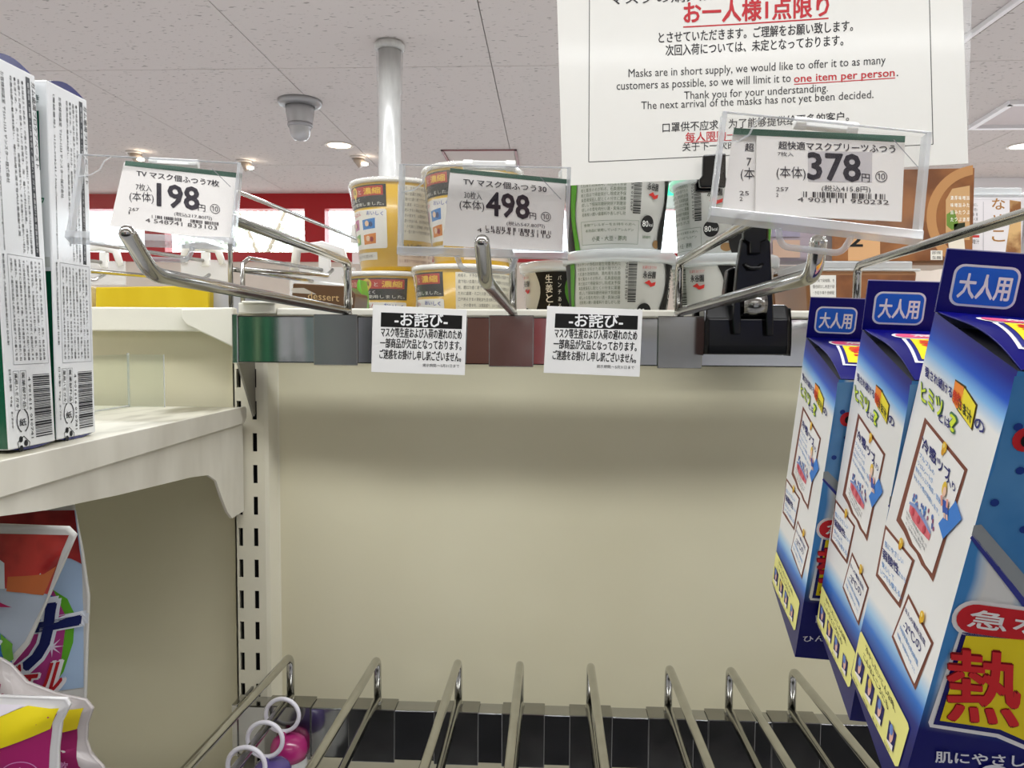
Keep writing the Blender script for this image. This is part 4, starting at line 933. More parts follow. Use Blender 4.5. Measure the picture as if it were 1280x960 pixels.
#=================================================================== LAUNDRY POUCHES (left, under the shelf)
def pouch(name, label, Y, outline, lean, art, base=-.40, body=None, bulge=.007, seal='d9d8d4', group='laundry refill pouches under the left shelf', yaw=0, sealw=.1):
    o = at(*outline[0], Y)
    P = Pl((0, Y, 0), (math.cos(yaw), math.sin(yaw), 0), (0, math.sin(lean), math.cos(lean)))
    pts = [Vector(P.px(*q)) for q in outline]
    c = sum(pts, Vector((0, 0)))/len(pts)
    lo = min(p.y for p in pts)
    t = thing(name, label, 'refill pouch', P(c.x, lo), group=group)
    n = len(pts)
    dense = []
    for i in range(n):
        for k in range(6): dense.append(pts[i]*(1-k/6)+pts[(i+1) % n]*k/6)
    def rho(p):
        d = Vector(p)-c; L_ = d.length
        if L_ < 1e-6: return 0
        best = 0
        for i in range(n):
            a_, b_ = pts[i]-c, pts[(i+1) % n]-c; e = b_-a_; den = d.x*e.y-d.y*e.x
            if abs(den) < 1e-12: continue
            tt = (a_.x*e.y-a_.y*e.x)/den; ss = (a_.x*d.y-a_.y*d.x)/den
            if tt > 0 and -1e-6 <= ss <= 1+1e-6: best = max(best, 1/tt)
        return best
    def th(r_): return .0008+bulge*max(0, 1-max(0, r_/ (1-sealw))**2.2)
    prof = [1, .97, 1-sealw+.001, .8, .65, .48, .3, .15]
    mb = MB().use(mat(seal, .35, name='pouch_film_'+seal, coat=.4, bump=.3, bscale=35), True)
    V_ = []; m = len(dense)
    for side in (1, -1):
        for q in prof:
            for p_ in dense: pp = c+(p_-c)*q; V_.append(P(pp.x, pp.y, side*th(q)))
        V_.append(P(c.x, c.y, side*th(0)))
    F_ = []; S = m*len(prof)+1
    for si in (0, 1):
        for r_ in range(len(prof)-1):
            for i in range(m): F_.append((si*S+r_*m+i, si*S+r_*m+(i+1) % m, si*S+(r_+1)*m+(i+1) % m, si*S+(r_+1)*m+i))
        for i in range(m): F_.append((si*S+(len(prof)-1)*m+i, si*S+(len(prof)-1)*m+(i+1) % m, si*S+S-1))
    for i in range(m): F_.append((i, (i+1) % m, S+(i+1) % m, S+i))
    mb.add(V_, F_).build('pouch_body', t)
    def fn(u, v, h=0): return P(u, v, th(rho((u, v)))+h+.00025)
    A = Art(fn, px=P.px, maxlen=.0045, lift=.0003)
    art(A); A.build('print', t)
def artA(A):
    A.ppoly([(-150, 640), (96, 637), (103, 690), (106, 760), (106, 858), (40, 858), (-150, 858)], 'a9c2e0', 0)
    RDN = mixmat('7a0e18', 'b03030', 60, .35, .65, rough=.3, name='red_flower_print', coat=.3)
    A.ppoly([(-150, 640), (95, 637), (102, 690), (104, 704), (92, 696), (80, 694), (-150, 700)], RDN, 1)
    A.ppoly([(74, 732), (90, 745), (98, 765), (96, 800), (86, 835), (76, 850), (66, 800)], '5fae28', 1)
    A.ppoly([(40, 720), (76, 734), (90, 768), (84, 820), (60, 856), (0, 856)], 'b23a86', 2)
    A.ppoly([(56, 730), (76, 740), (82, 770), (60, 778)], '2f6fc0', 3)
    A.ptext('ナ', (28, 832), (102, 826), 82, 'e6ecf6', .10, 4, 3, .1); A.ptext('ナ', (33, 828), (98, 822), 74, '101c5c', .05, 5, 3, .1)
    A.ptext('ジェル', (10, 865), (84, 862), 44, 'e9e6ea', .08, 6, 3, .25); A.ptext('ジェル', (12, 862), (82, 859), 40, 'b01420', .03, 7, 3, .25)
    for a_ in range(8):
        an = a_*math.pi/4; q = (75, 802); A.ppoly([(q[0]-1.5*math.sin(an), q[1]+1.5*math.cos(an)), (q[0]+13*math.cos(an), q[1]+13*math.sin(an)), (q[0]+1.5*math.sin(an), q[1]-1.5*math.cos(an))], 'e8d8f0', 4)
pouch('detergent_pouch', 'red and blue detergent pouch with navy lettering, right rear under the shelf', -.205, [(-160, 628), (92, 628), (104, 690), (112, 745), (108, 870), (100, 1010), (-160, 1010)], -.03, artA, sealw=.05)
def artB(A):
    RDN = mixmat('7e1018', 'bf3a34', 55, .35, .65, rough=.3, name='red_rose_print', coat=.3)
    A.ppoly([(-170, 662), (88, 668), (60, 745), (50, 735), (20, 730), (-170, 730)], RDN, 0)
    A.ppoly([(-170, 728), (18, 730), (50, 735), (62, 742), (34, 800), (10, 828), (-170, 828)], 'a9b4c2', 0)
    A.ppoly([(20, 716), (62, 714), (74, 706), (58, 742), (40, 735), (20, 733)], 'c06a3c', 1)
    A.ppoly([(-60, 690), (-5, 688), (14, 700), (18, 730), (-60, 730)], 'cdd8dc', 1)
    A.ppoly([(-10, 744), (14, 746), (28, 752), (-10, 750)], 'b0205a', 2)
    A.ppoly([(-60, 770), (0, 768), (18, 790), (18, 826), (-60, 826)], '3a78c8', 1); A.ppoly([(14, 784), (24, 800), (20, 822), (12, 828)], '6aa83a', 2)
    A.ptext('ナノ', (-110, 822), (14, 822), 30, 'e6ecf6', .08, 3, 3); A.ptext('ナノ', (-108, 820), (12, 820), 27, '101c5c', .03, 4, 3)
pouch('detergent_pouch', 'red rose detergent pouch with pale sealed edge, slanting at far left', -.245, [(-180, 648), (86, 658), (96, 668), (60, 750), (36, 806), (14, 832), (-30, 850), (-60, 1010), (-180, 1010)], -.03, artB, sealw=.05)
def artC(A):
    A.ppoly([(-170, 884), (76, 888), (70, 900), (66, 935), (64, 1000), (-170, 1000)], 'a8246a', 0)
    A.ppoly([(0, 891), (40, 878), (78, 882), (72, 896), (68, 907), (18, 922), (-170, 922), (-170, 891)], 'ecd81c', 1)
    A.ppoly([(-170, 872), (38, 877), (0, 892), (-170, 905)], 'e6dfe8', 2)
    A.ppoly([(-20, 900), (2, 904), (18, 926), (6, 948), (-20, 950)], 'f0c81c', 2); A.ppoly([(-20, 903), (2, 906), (15, 925), (4, 944), (-20, 946)], '2a3a8c', 3)
    A.ptext('ソフト', (14, 968), (44, 960), 14, 'd8a0d0', .02, 2)
    for k in range(20):
        a0, a1 = math.pi*k/20, math.pi*(k+1)/20
        f_ = lambda a_, r_: (36+r_*math.cos(a_), 962-r_*math.sin(a_))
        A.ppoly([f_(a0, 21), f_(a1, 21), f_(a1, 22), f_(a0, 22)], 'd08ac0', 2)
pouch('softener_pouch', 'yellow and magenta softener pouch with wide white seal, front bottom left', -.30, [(-180, 862), (84, 872), (89, 880), (78, 902), (74, 935), (74, 1010), (-180, 1010)], -.03, artC, seal='e6e4e4', sealw=.06)
def artD(A):
    A.ppoly([(-170, 900), (101, 907), (101, 930), (106, 950), (118, 966), (126, 1000), (-170, 1000)], '8a1c56', 0)
    A.ppoly([(60, 880), (108, 882), (101, 907), (60, 909), (-170, 909), (-170, 882)], 'd9c41c', 1)
    A.ptext('New', (2, 862), (32, 880), 20, '9a3a5a', .0, 2, 2)
    A.ppoly([(5, 866), (22, 862), (30, 872), (5, 874)], 'c8b428', 1)
    A.ptext('柔軟', (76, 950), (96, 952), 10, 'c88ab8', .02, 2)
pouch('softener_pouch', 'magenta softener pouch with curved pale edge, behind the front one', -.275, [(-180, 820), (0, 822), (14, 830), (34, 852), (70, 866), (108, 874), (117, 885), (110, 905), (109, 925), (115, 943), (130, 958), (140, 1010), (-180, 1010)], -.03, artD, seal='c6bfbe', sealw=.04)
tag(boxobj('lower_shelf', (-1.13, -.36, -.37), (-.245, -.014, -.35), SHC, bevel=.001), 'cream lower shelf below the frame carrying the refill pouches', 'shelf')
#=================================================================== FAR SIDE: shelf and food cups
SFA = zz(437, .2); SFA = -.027
sB = tag(MB().use(CREAM2).box((-.66, .062, SFA-.02), (.03, .42, SFA)).build('far_shelf', bevel=.001), 'hidden shelf on the far side under the noodle cups', 'shelf')
ZB = -.012
tag(MB().use(CREAM2).box((.034, .062, ZB-.02), (1.2, .46, ZB)).build('far_shelf', bevel=.001), 'hidden shelf on the far side under the soup bowls', 'shelf')
def conemap(c, r0, r1, H, rot):
    rm_ = (r0+r1)/2
    def f(u, v, h=0):
        r = r0+(r1-r0)*min(1, v/H)+h; a = u/rm_+rot; return Vector((c[0]+r*math.sin(a), c[1]-r*math.cos(a), c[2]+v))
    return f
YEL = mat('e2b412', .35, name='yellow_cup', coat=.3); RIMM = mat('f0eee8', .4, name='white_rim')
def noodle(cx, cy, z, label, rot, r1=.0475, r0=.037, H=.096, base=YEL, art='main', group='instant noodle cups'):
    t = thing('noodle_cup', label, 'noodle cup', (cx, cy, z), group=group)
    MB().use(base, True).lathe((cx, cy, z), [(r0-.003, 0), (r0, .001), (r1, H-.004)], 56).build('cup_body', t)
    MB().use(RIMM, True).lathe((cx, cy, z), [(r1-.001, H-.006), (r1+.0022, H-.005), (r1+.0028, H-.003), (r1+.0015, H-.001), (r1-.002, H-.001)], 56).build('rim', t)
    MB().use(mat('e9e3d0', .3, name='foil_lid', coat=.5), True).lathe((cx, cy, z), [(r1, H-.0012), (r1-.004, H-.0004), (.001, H-.0002)], 56).build('lid', t)
    MB().use(FILM, True).lathe((cx, cy, z), [(r0+.0014, .004), (r1+.001, H-.014), (r1+.0036, H-.006), (r1+.0036, H-.002), (r1+.001, H-.0008)], 40).build('shrink_film', t)
    rm_ = (r0+r1)/2; A = Art(conemap((cx, cy, z), r0, r1, H-.0045, math.radians(rot)), maxlen=.005, lift=.00012, h0=.0003)
    D = lambda d: math.radians(d)*rm_
    Vv = lambda f: f*H
    if art == 'main':
        A.rect(D(-108), Vv(.68), D(-3), Vv(.915), '1b1a18', 0); A.rect(D(-107), Vv(.80), D(-7), Vv(.90), 'b8321c', 1)
        A.text('玉ねぎの旨み', (D(-104), Vv(.82)), (D(-66), Vv(.82)), .0055, 'e8b08a', .02, 2); A.text('と', (D(-46), Vv(.825)), (D(-41), Vv(.825)), .004, 'e8e0c8', .01, 2); A.text('濃縮', (D(-36), Vv(.815)), (D(-10), Vv(.815)), .0065, 'f2c83a', .03, 2)
        A.disc(D(-56), Vv(.85), .0048, .0055, 'e6c64a', 2, 16); A.poly([(D(-59), Vv(.81)), (D(-56), Vv(.755)), (D(-52), Vv(.81))], 'e6c64a', 2); A.text('旨', (D(-59.5), Vv(.83)), (D(-52.5), Vv(.83)), .005, '3a2a10', .02, 3)
        A.text('余すところなく', (D(-100), Vv(.745)), (D(-45), Vv(.745)), .0036, 'e9e6da', .01, 2, 1); A.text('製法エキスを使用しました。', (D(-104), Vv(.695)), (D(-6), Vv(.695)), .0036, 'e9e6da', .01, 2, 1)
        A.rrect(D(-108), Vv(.24), D(-3), Vv(.655), .002, 'f4f2ec', 0)
        for k, (a_, v_, c_) in enumerate(((-66, .50, 'c86aa0'), (-33, .50, '3a86d0'), (-66, .34, '6ab04a'), (-33, .34, 'e08a3a'), (-96, .5, 'd05a5a'), (-96, .34, '50a0c0'))):
            A.poly([(D(a_-11), Vv(v_-.055)), (D(a_+12), Vv(v_-.045)), (D(a_+13), Vv(v_+.065)), (D(a_-11), Vv(v_+.05))], c_, 1); A.disc(D(a_-2), Vv(v_+.01), .003, .003, 'f0d0b0', 2, 8); A.disc(D(a_+5), Vv(v_), .0026, .0028, ('903a4a', '2a4a80', 'e8e070', 'a03030', '3a3a3a', 'f0f0f0')[k], 2, 8)
        A.text('おいしく', (D(-34), Vv(.60)), (D(-8), Vv(.585)), .004, '2a4ab0', .02, 2); A.text('かんたん', (D(-70), Vv(.585)), (D(-46), Vv(.60)), .004, 'd0303a', .02, 2)
        A.rect(D(-100), Vv(.12), D(-20), Vv(.20), 'e4e2d8', 0); A.text(gib(14, 77), (D(-96), Vv(.14)), (D(-24), Vv(.14)), .0035, '55504a', 0, 1, 1)
        A.rect(D(12), Vv(.33), D(100), Vv(.91), 'efead8', 0); A.rect(D(12), Vv(.05), D(100), Vv(.20), 'f0dccb', 0)
        for k in range(9): A.text(gib(26, 90+k), (D(15), Vv(.86-.057*k)), (D(97), Vv(.86-.057*k)), .0034, '4c463a', 0, 1, 1)
        A.text('アレルギー情報 小麦・卵・乳成分', (D(15), Vv(.25)), (D(97), Vv(.25)), .004, '4a3a10', .01, 1, 1)
        for k in range(2): A.text(gib(22, 110+k), (D(15), Vv(.15-.06*k)), (D(97), Vv(.15-.06*k)), .0034, '8a4a3a', 0, 1, 1)
    else:
        A.rect(D(-100), Vv(.05), D(-20), Vv(.93), 'ecebe6', 0)
        A.text('ヌードル', (D(-88), Vv(.9)), (D(-88), Vv(.1)), .011, '151515', .04, 1, 2, rise=(1, 0)); A.text('SOUL SALT', (D(-60), Vv(.9)), (D(-60), Vv(.1)), .010, '2a2a2a', .02, 1, 2, rise=(1, 0))
        A.rect(D(-40), Vv(.05), D(-30), Vv(.93), '2a2a2a', 1)
    A.build('label_print', t)
def cupat(pxc, rimpy, Y): p = at(pxc, rimpy, Y); return p.x, p.z
x, z = cupat(497, 241, .25); z1 = z
hN = .096
zl = SFA
noodle(at(487, 345, .24).x, .24, SFA, 'noodle cup at the lower left under the tall one, red band facing the viewer', 38)
noodle(x, .24, SFA+hN+.0002, 'noodle cup stacked highest at left beside the pole', 2)
noodle(at(578, 335, .155).x, .16, SFA, 'noodle cup with ingredient panel below the 498 yen tag', -14)
noodle(at(590, 335, .17).x, .172, SFA+hN+.0002, 'noodle cup stacked behind the 498 yen tag', -18)
noodle(at(549, 341, .30).x, .335, SFA, 'black and white noodle cup squeezed between the two yellow ones', 12, base=mat('dedcd6', .35, name='white_cup'), art='bw')
BOWL = mat('dfe0dc', .35, name='white_bowl', coat=.2)
def bowl(cx, cy, z, label, rot, art, r1=.0525, r0=.045, H=.081, group='soup bowls', base=BOWL):
    t = thing('soup_bowl', label, 'soup bowl', (cx, cy, z), group=group)
    MB().use(base, True).lathe((cx, cy, z), [(r0-.004, 0), (r0, .0015), (r1-.0025, H-.012), (r1, H-.009)], 64).build('bowl_body', t)
    MB().use(LID, True).lathe((cx, cy, z), [(r1-.001, H-.0125), (r1+.0022, H-.011), (r1+.003, H-.003), (r1+.001, H-.0005), (r1-.006, H), (r1-.010, H-.003), (.001, H-.003)], 64).build('clear_lid', t)
    rm_ = (r0+r1)/2; A = Art(conemap((cx, cy, z), r0, r1-.001, H-.010, math.radians(rot)), maxlen=.006, lift=.00012, h0=.0003)
    D = lambda d: math.radians(d)*rm_; Hh = H-.010; Vv = lambda f: f*Hh
    def blob(cx_, w_, c, l, amp=.35, ph=0, side=0):
        L_ = []; R_ = []
        for k in range(13):
            v = k/12; s_ = 1+amp*math.sin(v*6.0+ph); L_.append((D(cx_-w_*s_/2), Vv(v*.98))); R_.append((D(cx_+w_*s_/2), Vv(v*.98)))
        for k in range(12): A.poly([L_[k], R_[k], R_[k+1], L_[k+1]], c, l)
    # wrap-around design: gourd 0..50 deg, ingredient text 60..150, kcal 165
    blob(18, 46, '4f8f2c', 0, .3, .4); blob(10, 46, '141312', 1, .3, .4)
    A.text('生姜とんこつ', (D(12), Vv(.92)), (D(12), Vv(.10)), .0085, 'ece8dc', .02, 2, 2, rise=(1, 0)) if False else None
    for k, ch in enumerate('生姜とんこつ'): A.text(ch, (D(2), Vv(.80-.145*k)), (D(11), Vv(.80-.145*k)), .0088, 'ece8dc', .02, 2)
    for k, ch in enumerate('パンチある味わい'): A.text(ch, (D(18), Vv(.84-.105*k)), (D(22), Vv(.84-.105*k)), .0048, 'ece8dc', .0, 2)
    A.text('永谷園', (D(-44), Vv(.76)), (D(-28), Vv(.76)), .0065, '2a2a2a', .03, 1); A.poly([(D(-42), Vv(.70)), (D(-36), Vv(.74)), (D(-33), Vv(.70)), (D(-27), Vv(.72)), (D(-28), Vv(.67)), (D(-34), Vv(.65)), (D(-37), Vv(.68))], 'c8322c', 1)
    A.text('お湯を注ぐだけ', (D(-45), Vv(.88)), (D(-27), Vv(.88)), .003, 'c8322c', .0, 1, 1)
    A.disc(D(-22), Vv(.08), .006, .004, '8a6a44', 0)
    A.disc(D(-40), Vv(.33), .0078, .0078, '1a1a1a', 1); A.text('80', (D(-47.5), Vv(.29)), (D(-39.5), Vv(.29)), .0055, 'e8e8e4', .01, 2); A.text('kcal', (D(-38.5), Vv(.30)), (D(-32.5), Vv(.30)), .003, 'e8e8e4', .0, 2)
    A.text('調理例', (D(-46), Vv(.14)), (D(-34), Vv(.14)), .0026, '3a5a2a', 0, 1, 1)
    A.bars(D(-60), Vv(.45), D(-51), Vv(.97), '1c1c1c', 1, vert=False, seed=11) 
    A.text('90258 011069', (D(-63), Vv(.96)), (D(-63), Vv(.48)), .0022, '2a2a2a', 0, 1, 1, rise=(1, 0))
    for k in range(9): A.text(gib(15, 200+k), (D(-118), Vv(.92-.062*k)), (D(-68), Vv(.92-.062*k)), .0034, '4c5a3c', 0, 1, 1)
    A.loop([(D(-120), Vv(.06)), (D(-52), Vv(.06)), (D(-52), Vv(.36)), (D(-120), Vv(.36))], .0003, '6a7a60', 1)
    A.text('食物アレルギーをお持ちの方へ', (D(-116), Vv(.29)), (D(-56), Vv(.29)), .0028, '5a6a50', 0, 1, 1); A.text('本商品に使用しているアレルゲン', (D(-114), Vv(.22)), (D(-58), Vv(.22)), .0028, '5a6a50', 0, 1, 1); A.text('小麦・大豆・豚肉', (D(-106), Vv(.10)), (D(-66), Vv(.10)), .0045, '4a5a40', 0, 1, 1)
    # a second green and black wave closes the text side
    blob(-134, 15, '4f8f2c', 0, .4, 2.2); blob(-143, 16, '141312', 1, .3, 2.0)
    A.build('label_print', t)
HB = .081
def X(px, Y): return at(px, 360, Y).x
zlow = zz(318, .17)-HB
bx_ = [(711, .270, 'soup bowl with black gourd label left of the centre pair', -32, 0), (775, .165, 'lower soup bowl of the centre pair, ingredient side forward', 66, 0), (908, .20, 'soup bowl with black gourd label behind the clamp', -4, 0),
       (769, .165, 'upper soup bowl of the centre pair, barcode side forward', 76, 1), (908, .20, 'upper soup bowl with round calorie mark behind the clamp', 14, 1)]
for px, Y, lb, rot, lev in bx_:
    zz0 = zlow
    bowl(X(px, Y-.02), Y, zz0+lev*(HB+.0002), lb, rot, None)
# riser under the bowls
tag(MB().use(CREAM2).box((.036, .09, ZB), (.62, .32, zlow-.0001)).build('display_riser', bevel=.001), 'low cream riser under the soup bowls', 'riser')
#--- packs to the right
BRO = mixmat('6e4020', '9a6234', 30, .35, .65, rough=.35, name='brown_soup_print', coat=.4)
NOOD = mixmat('b98a4a', 'ecd29a', 90, .4, .6, rough=.4, stretch=(1, 1, 3), name='noodle_print', coat=.3, detail=5)
MUSH = mixmat('8a5a30', 'd8b078', 60, .35, .6, rough=.4, name='mushroom_print', coat=.3)
def pack(name, label, x0p, x1p, y0p, y1p, Y, D_, body, art, cat='food pack', lid=True, group='food packs on the far shelf at right'):
    a = at(x0p, y1p, Y); b = at(x1p, y0p, Y)
    t = thing(name, label, cat, ((a.x+b.x)/2, Y, a.z), group=group)
    w_, h_ = b.x-a.x, b.z-a.z
    q = [(a.x+w_*.04, Y+.001, a.z), (b.x-w_*.04, Y+.001, a.z), (b.x-w_*.04, Y+D_, a.z), (a.x+w_*.04, Y+D_, a.z), (a.x, Y, b.z), (b.x, Y, b.z), (b.x, Y+D_+.002, b.z), (a.x, Y+D_+.002, b.z)]
    MB().use(body).add(q, [(0, 3, 2, 1), (4, 5, 6, 7), (0, 1, 5, 4), (1, 2, 6, 5), (2, 3, 7, 6), (3, 0, 4, 7)]).build('tray', t, .004, 3)
    if lid:
        MB().use(LID).box((a.x-.002, Y-.002, b.z-.001), (b.x+.002, Y+D_+.004, b.z+.0015)).box((a.x+.004, Y+.003, b.z+.0015), (b.x-.004, Y+D_-.003, b.z+.009)).build('clear_lid', t, .0015, 2)
    P = Pl((0, Y-.0006, 0), (1, 0, 0), (0, 0, 1)); A = Art(P, h0=.0001); art(A, a, b); A.build('label_print', t)
def a1(A, a, b): A.ppoly([(886, 272), (940, 266), (944, 316), (888, 318)], NOOD, 0); A.ppoly([(886, 268), (944, 268), (944, 272), (886, 272)], 'e8e4da', 1)
pack('noodle_pack', 'yellow noodle pack just left of the clamp arm', 876, 950, 268, 322, .26, .05, mat('c9a66a', .4, name='tan_pack', coat=.3), a1)
def a2(A, a, b):
    A.ppoly([(966, 300), (1000, 300), (1000, 322), (966, 322)], 'd8b6a0', 0); A.ppoly([(960, 240), (1000, 240), (1000, 296), (960, 296)], 'a8a0b4', 0)
    A.ptext('旨味', (966, 262), (994, 262), 14, '5a4a6a', .02)
pack('food_pack', 'pale purple pack mostly behind the 378 yen tag', 958, 1036, 236, 326, .235, .05, mat('b9aab4', .4, name='mauve_pack', coat=.3), a2, lid=False)
def a3(A, a, b):
    A.ppoly([(968, 346), (1010, 346), (1010, 386), (968, 386)], BRO, 0); A.ppoly([(972, 352), (984, 350), (992, 362), (984, 372), (970, 368)], '8a3a6a', 1); A.ptext('旨辛', (972, 365), (988, 365), 8, 'e8c8d8', .01, 2)
    u, v = A.P(1001, 371); A.disc(u, v, .009, .010, '4a2a18', 1); A.ptext('味噌', (993, 372), (1009, 372), 8, 'd8b080', .01, 2); A.ptext('たっぷり', (994, 382), (1010, 382), 6, 'd8b080', .01, 2)
pack('soup_tray', 'brown soup tray with purple mark beside the clamp', 964, 1016, 342, 396, .268, .06, mat('8a6038', .4, name='brown_tray', coat=.3), a3)
def a4(A, a, b):
    A.ppoly([(1046, 344), (1144, 344), (1142, 386), (1046, 386)], BRO, 0); A.ppoly([(1012, 344), (1045, 344), (1045, 392), (1014, 392)], 'e4e2dc', 0)
    for k in range(5): A.ptext(gib(9, 300+k), (1016, 353+7.6*k), (1043, 353+7.6*k), 4.6, '55524c', 0, 1, 1)
    A.ppoly([(1085, 386), (1090, 368), (1104, 356), (1124, 350), (1124, 356), (1108, 362), (1098, 372), (1094, 386)], 'c08a5c', 1)
pack('soup_tray', 'clear lidded soup tray with white ingredient label in front of brown carton', 1006, 1148, 338, 396, .15, .11, mat('8a5c34', .4, name='brown_tray2', coat=.3), a4)
def a5(A, a, b):
    A.ppoly([(1040, 214), (1218, 210), (1215, 326), (1040, 326)], BRO, 0)
    pts = []
    for k in range(15):
        an = math.radians(75+150*k/14); pts.append((an, ))
    f_ = lambda an, r_: (1224+r_*math.cos(an), 272-r_*math.sin(an)*1.0)
    for k in range(22):
        a0, a1_ = math.radians(96+150*k/22), math.radians(96+150*(k+1)/22)
        q = [f_(a0, 66), f_(a1_, 66), f_(a1_, 54), f_(a0, 54)]; q = [(min(p_[0], 1216), p_[1]) for p_ in q]; A.ppoly(q, 'b98858', 1)
    A.ppoly([(1190, 236), (1212, 232), (1212, 300), (1182, 300), (1182, 250)], 'c9a070', 2); A.ppoly([(1183, 268), (1192, 262), (1198, 280), (1190, 288), (1183, 282)], '6a8a3a', 3); A.ppoly([(1192, 280), (1206, 278), (1206, 296), (1192, 292)], '28301c', 3); A.ppoly([(1184, 292), (1204, 290), (1206, 312), (1186, 314)], 'e6dccb', 3)
    for k in range(5):
        for j in range(4): A.ptext('濃厚味噌旨みたっぷり仕立'[(k+2*j) % 9], (1188+5*k, 250+9*j), (1191.5+5*k, 250+9*j), 5, 'f4f0e6', .02, 4, 1)
    A.ppoly([(1163, 313), (1178, 313), (1178, 325), (1163, 325)], 'e8e4da', 2); A.ptext('即席', (1165, 318), (1176, 318), 4, '3a3a3a', 0, 3, 1); A.ptext('生麺', (1165, 324), (1176, 324), 4, '3a3a3a', 0, 3, 1)
    A.ppoly([(1060, 290), (1100, 290), (1100, 326), (1060, 326)], 'd8a878', 1); A.ptext('2', (1062, 308), (1078, 308), 16, '1a1a1a', .05, 3); 
pack('noodle_carton', 'large brown noodle carton with bowl picture below the notice corner', 1050, 1220, 212, 331, .21, .07, mat('7a4c28', .35, name='brown_carton', coat=.4), a5, lid=False)
mbw = MB().use(FILM)
def a6(A, a, b):
    A.ppoly([(1206, 250), (1276, 250), (1274, 320), (1208, 320)], 'e6e2e6', 0); A.ppoly([(1262, 250), (1276, 252), (1276, 320), (1256, 320), (1262, 280)], MUSH, 1)
    for k in range(5): A.ptext(gib(6, 320+k), (1209, 258+6*k), (1222, 258+6*k), 4, '5a5a5a', 0, 1, 1)
    for k, ch in enumerate('なめこ'): A.ptext(ch, (1240, 262+20*k), (1256, 262+20*k), 14, 'a8763a', .02, 1)
    A.ppoly([(1210, 294), (1224, 294), (1224, 297), (1210, 297)], 'c83a3a', 1); A.ptext('味噌汁', (1211, 305), (1224, 305), 6, '4a4a4a', 0, 1, 1); A.line(A.P(1229, 252), A.P(1229, 318), .0004, '8a8a90', 1)
pack('soup_cup', 'white soup cup with gold lettering and mushroom picture at right', 1204, 1284, 244, 330, .295, .07, mat('dedade', .35, name='white_cup_body', coat=.3), a6)
def a7(A, a, b): A.ppoly([(1292, 250), (1340, 250), (1340, 320), (1292, 320)], MUSH, 0)
pack('soup_cup', 'mushroom soup cup cut by the right frame edge', 1292, 1360, 244, 330, .295, .07, mat('dedade', .35, name='white_cup_body', coat=.3), a7)
tag(MB().use(CREAM2).box((X(1000, .2), .305, ZB), (1.0, .33, zz(330, .3)-.02)).build('display_riser', bevel=.001), 'second riser behind the lidded soup tray', 'riser')
# goods left of the noodle cups
def carton(name, label, pts, Y, D_, m, cat='box', art=None, grp=None):
    q = [at(x_, y_, Y) for x_, y_ in pts]
    t = thing(name, label, cat, q[0], group=grp)
    MB().use(m).prism(q, (0, D_, 0)).build('carton', t, .001, 1)
    if art:
        A = Art(Pl((0, Y, 0), (1, 0, 0), (0, 0, 1)), h0=.0003); art(A); A.build('print', t)
YLW = mixmat('d8b80c', 'e8cc2a', 12, .3, .7, rough=.4, stretch=(2, 1, .4), name='yellow_board')
carton('yellow_carton', 'long yellow carton behind the left top trim', [(119, 410), (261, 410), (261, 357), (119, 359)], .10, .12, YLW)
carton('buff_carton', 'buff carton end beside the yellow carton at far left', [(60, 410), (117, 410), (114, 358), (60, 354)], .12, .1, mat('cdbb84', .5, name='buff_card'))
carton('grey_carton', 'pale grey carton right of the yellow carton', [(263, 410), (308, 410), (308, 366), (263, 364)], .11, .12, mat('c4c4c8', .5, name='grey_card'))
carton('grey_carton', 'darker grey carton beside the brown coffee pack', [(310, 410), (356, 410), (356, 370), (310, 368)], .12, .12, mat('a8a9ad', .5, name='grey_card2'))
def ac(A):
    A.ppoly([(430, 371), (441, 372), (441, 381), (430, 380)], 'd8d2c4', 0); A.ptext('dessert', (385, 374), (424, 377), 9, 'c8a878', .0, 1); A.ppoly([(364, 360), (380, 360), (396, 368), (366, 366)], 'b8b0a4', 0); A.ptext('コーヒー', (364, 384), (400, 386), 8, 'd8c8a8', .01, 1)
carton('coffee_pack', 'dark brown coffee pack beside the noodle cups', [(362, 400), (441, 400), (444, 368), (436, 358), (366, 354)], .10, .05, mat('5a3c22', .35, name='brown_foil', coat=.4), 'coffee pack', ac)
carton('green_packet', 'thin green packet between the coffee pack and the noodle cups', [(445, 400), (453, 400), (452, 366), (449, 348), (446, 352)], .13, .03, mat('6ab82e', .35, name='green_packet', coat=.3), 'packet')
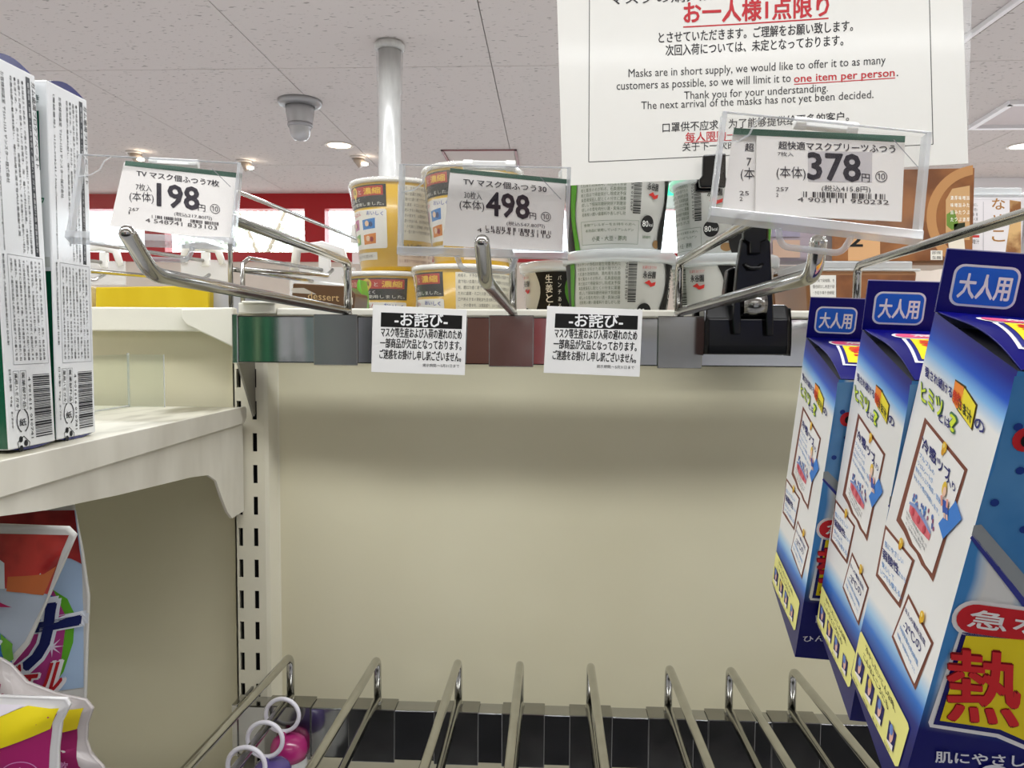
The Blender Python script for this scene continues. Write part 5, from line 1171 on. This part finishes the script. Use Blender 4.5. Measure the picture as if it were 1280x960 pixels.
# far-side hooks with white clip tag holders
WC = mat('ecebea', .35, name='white_clip')
def fartag(x0, x1, ytop, ybot, Y, label):
    a = at(x0, ybot, Y); b = at(x1, ytop, Y); w_, h_ = b.x-a.x, b.z-a.z
    t = thing('tag_holder', label, 'tag holder', ((a.x+b.x)/2, Y, a.z), group='blank tag holders on the far side')
    MB().use(clear(name='milky_acrylic', white=.3, rough=.1)).box((a.x, Y, a.z), (b.x, Y+.0015, a.z+h_*.62)).build('clear_plate', t, .0005, 1)
    p = [Vector((a.x+w_*.08, Y, a.z+h_*.55)), Vector((a.x+w_*.12, Y, a.z+h_*.95)), Vector((a.x+w_*.5, Y, b.z)), Vector((a.x+w_*.8, Y, a.z+h_*.9)), Vector((a.x+w_*.9, Y, a.z+h_*.5))]
    MB().use(WC, True).tube(p, [.005, .006, .006, .005, .004], 10).build('clip', t)
    MB().use(WC).box((a.x+w_*.45, Y-.002, a.z+h_*.45), (a.x+w_*.62, Y+.004, a.z+h_*.85)).build('clip_tooth', t, .001, 1)
    return Vector(((a.x+b.x)/2, Y, a.z+h_*.5))
hs = []
for (x0, x1, yt, yb, Y, lb) in ((100, 156, 308, 356, .33, 'blank white clipped holder at far left under the 198 yen tag'), (226, 284, 308, 352, .33, 'blank white clipped holder under the middle of the 198 yen tag'), (362, 444, 308, 376, .26, 'blank clear holder with white clip behind the first hook'), (440, 470, 282, 330, .5, 'pale rounded holder behind the tall noodle cup')):
    hs.append(fartag(x0, x1, yt, yb, Y, lb))
for k, (pp, lb) in enumerate(zip(hs, ('far side chrome hook at far left', 'far side chrome hook under the 198 yen tag', 'far side chrome hook behind the first hook', 'far side chrome hook behind the tall noodle cup'))):
    tx = thing('far_hook', lb, 'hook', (pp.x, .07, pp.z-.02), group='hooks on the far side of the gondola')
    MB().use(CHROME, True).tube([(pp.x-.02, .084, .010), (pp.x-.02, .084, pp.z-.006), (pp.x-.018, .094, pp.z), (pp.x, pp.y-.003, pp.z+.004)], .0022, 10).build('arm', tx)
    MB().use(CHROME, True).tube([(pp.x-.02, .084, .060), (pp.x+.02, pp.y-.05, .064), (pp.x+.02, pp.y-.03, .072)], .0022, 10).build('prong', tx)
tag(MB().use(STEEL).box((-.70, .075, -.02), (-.20, .09, .012)).build('far_rail', bevel=.001), 'hidden steel rail on the far side carrying the far hooks', 'rail')
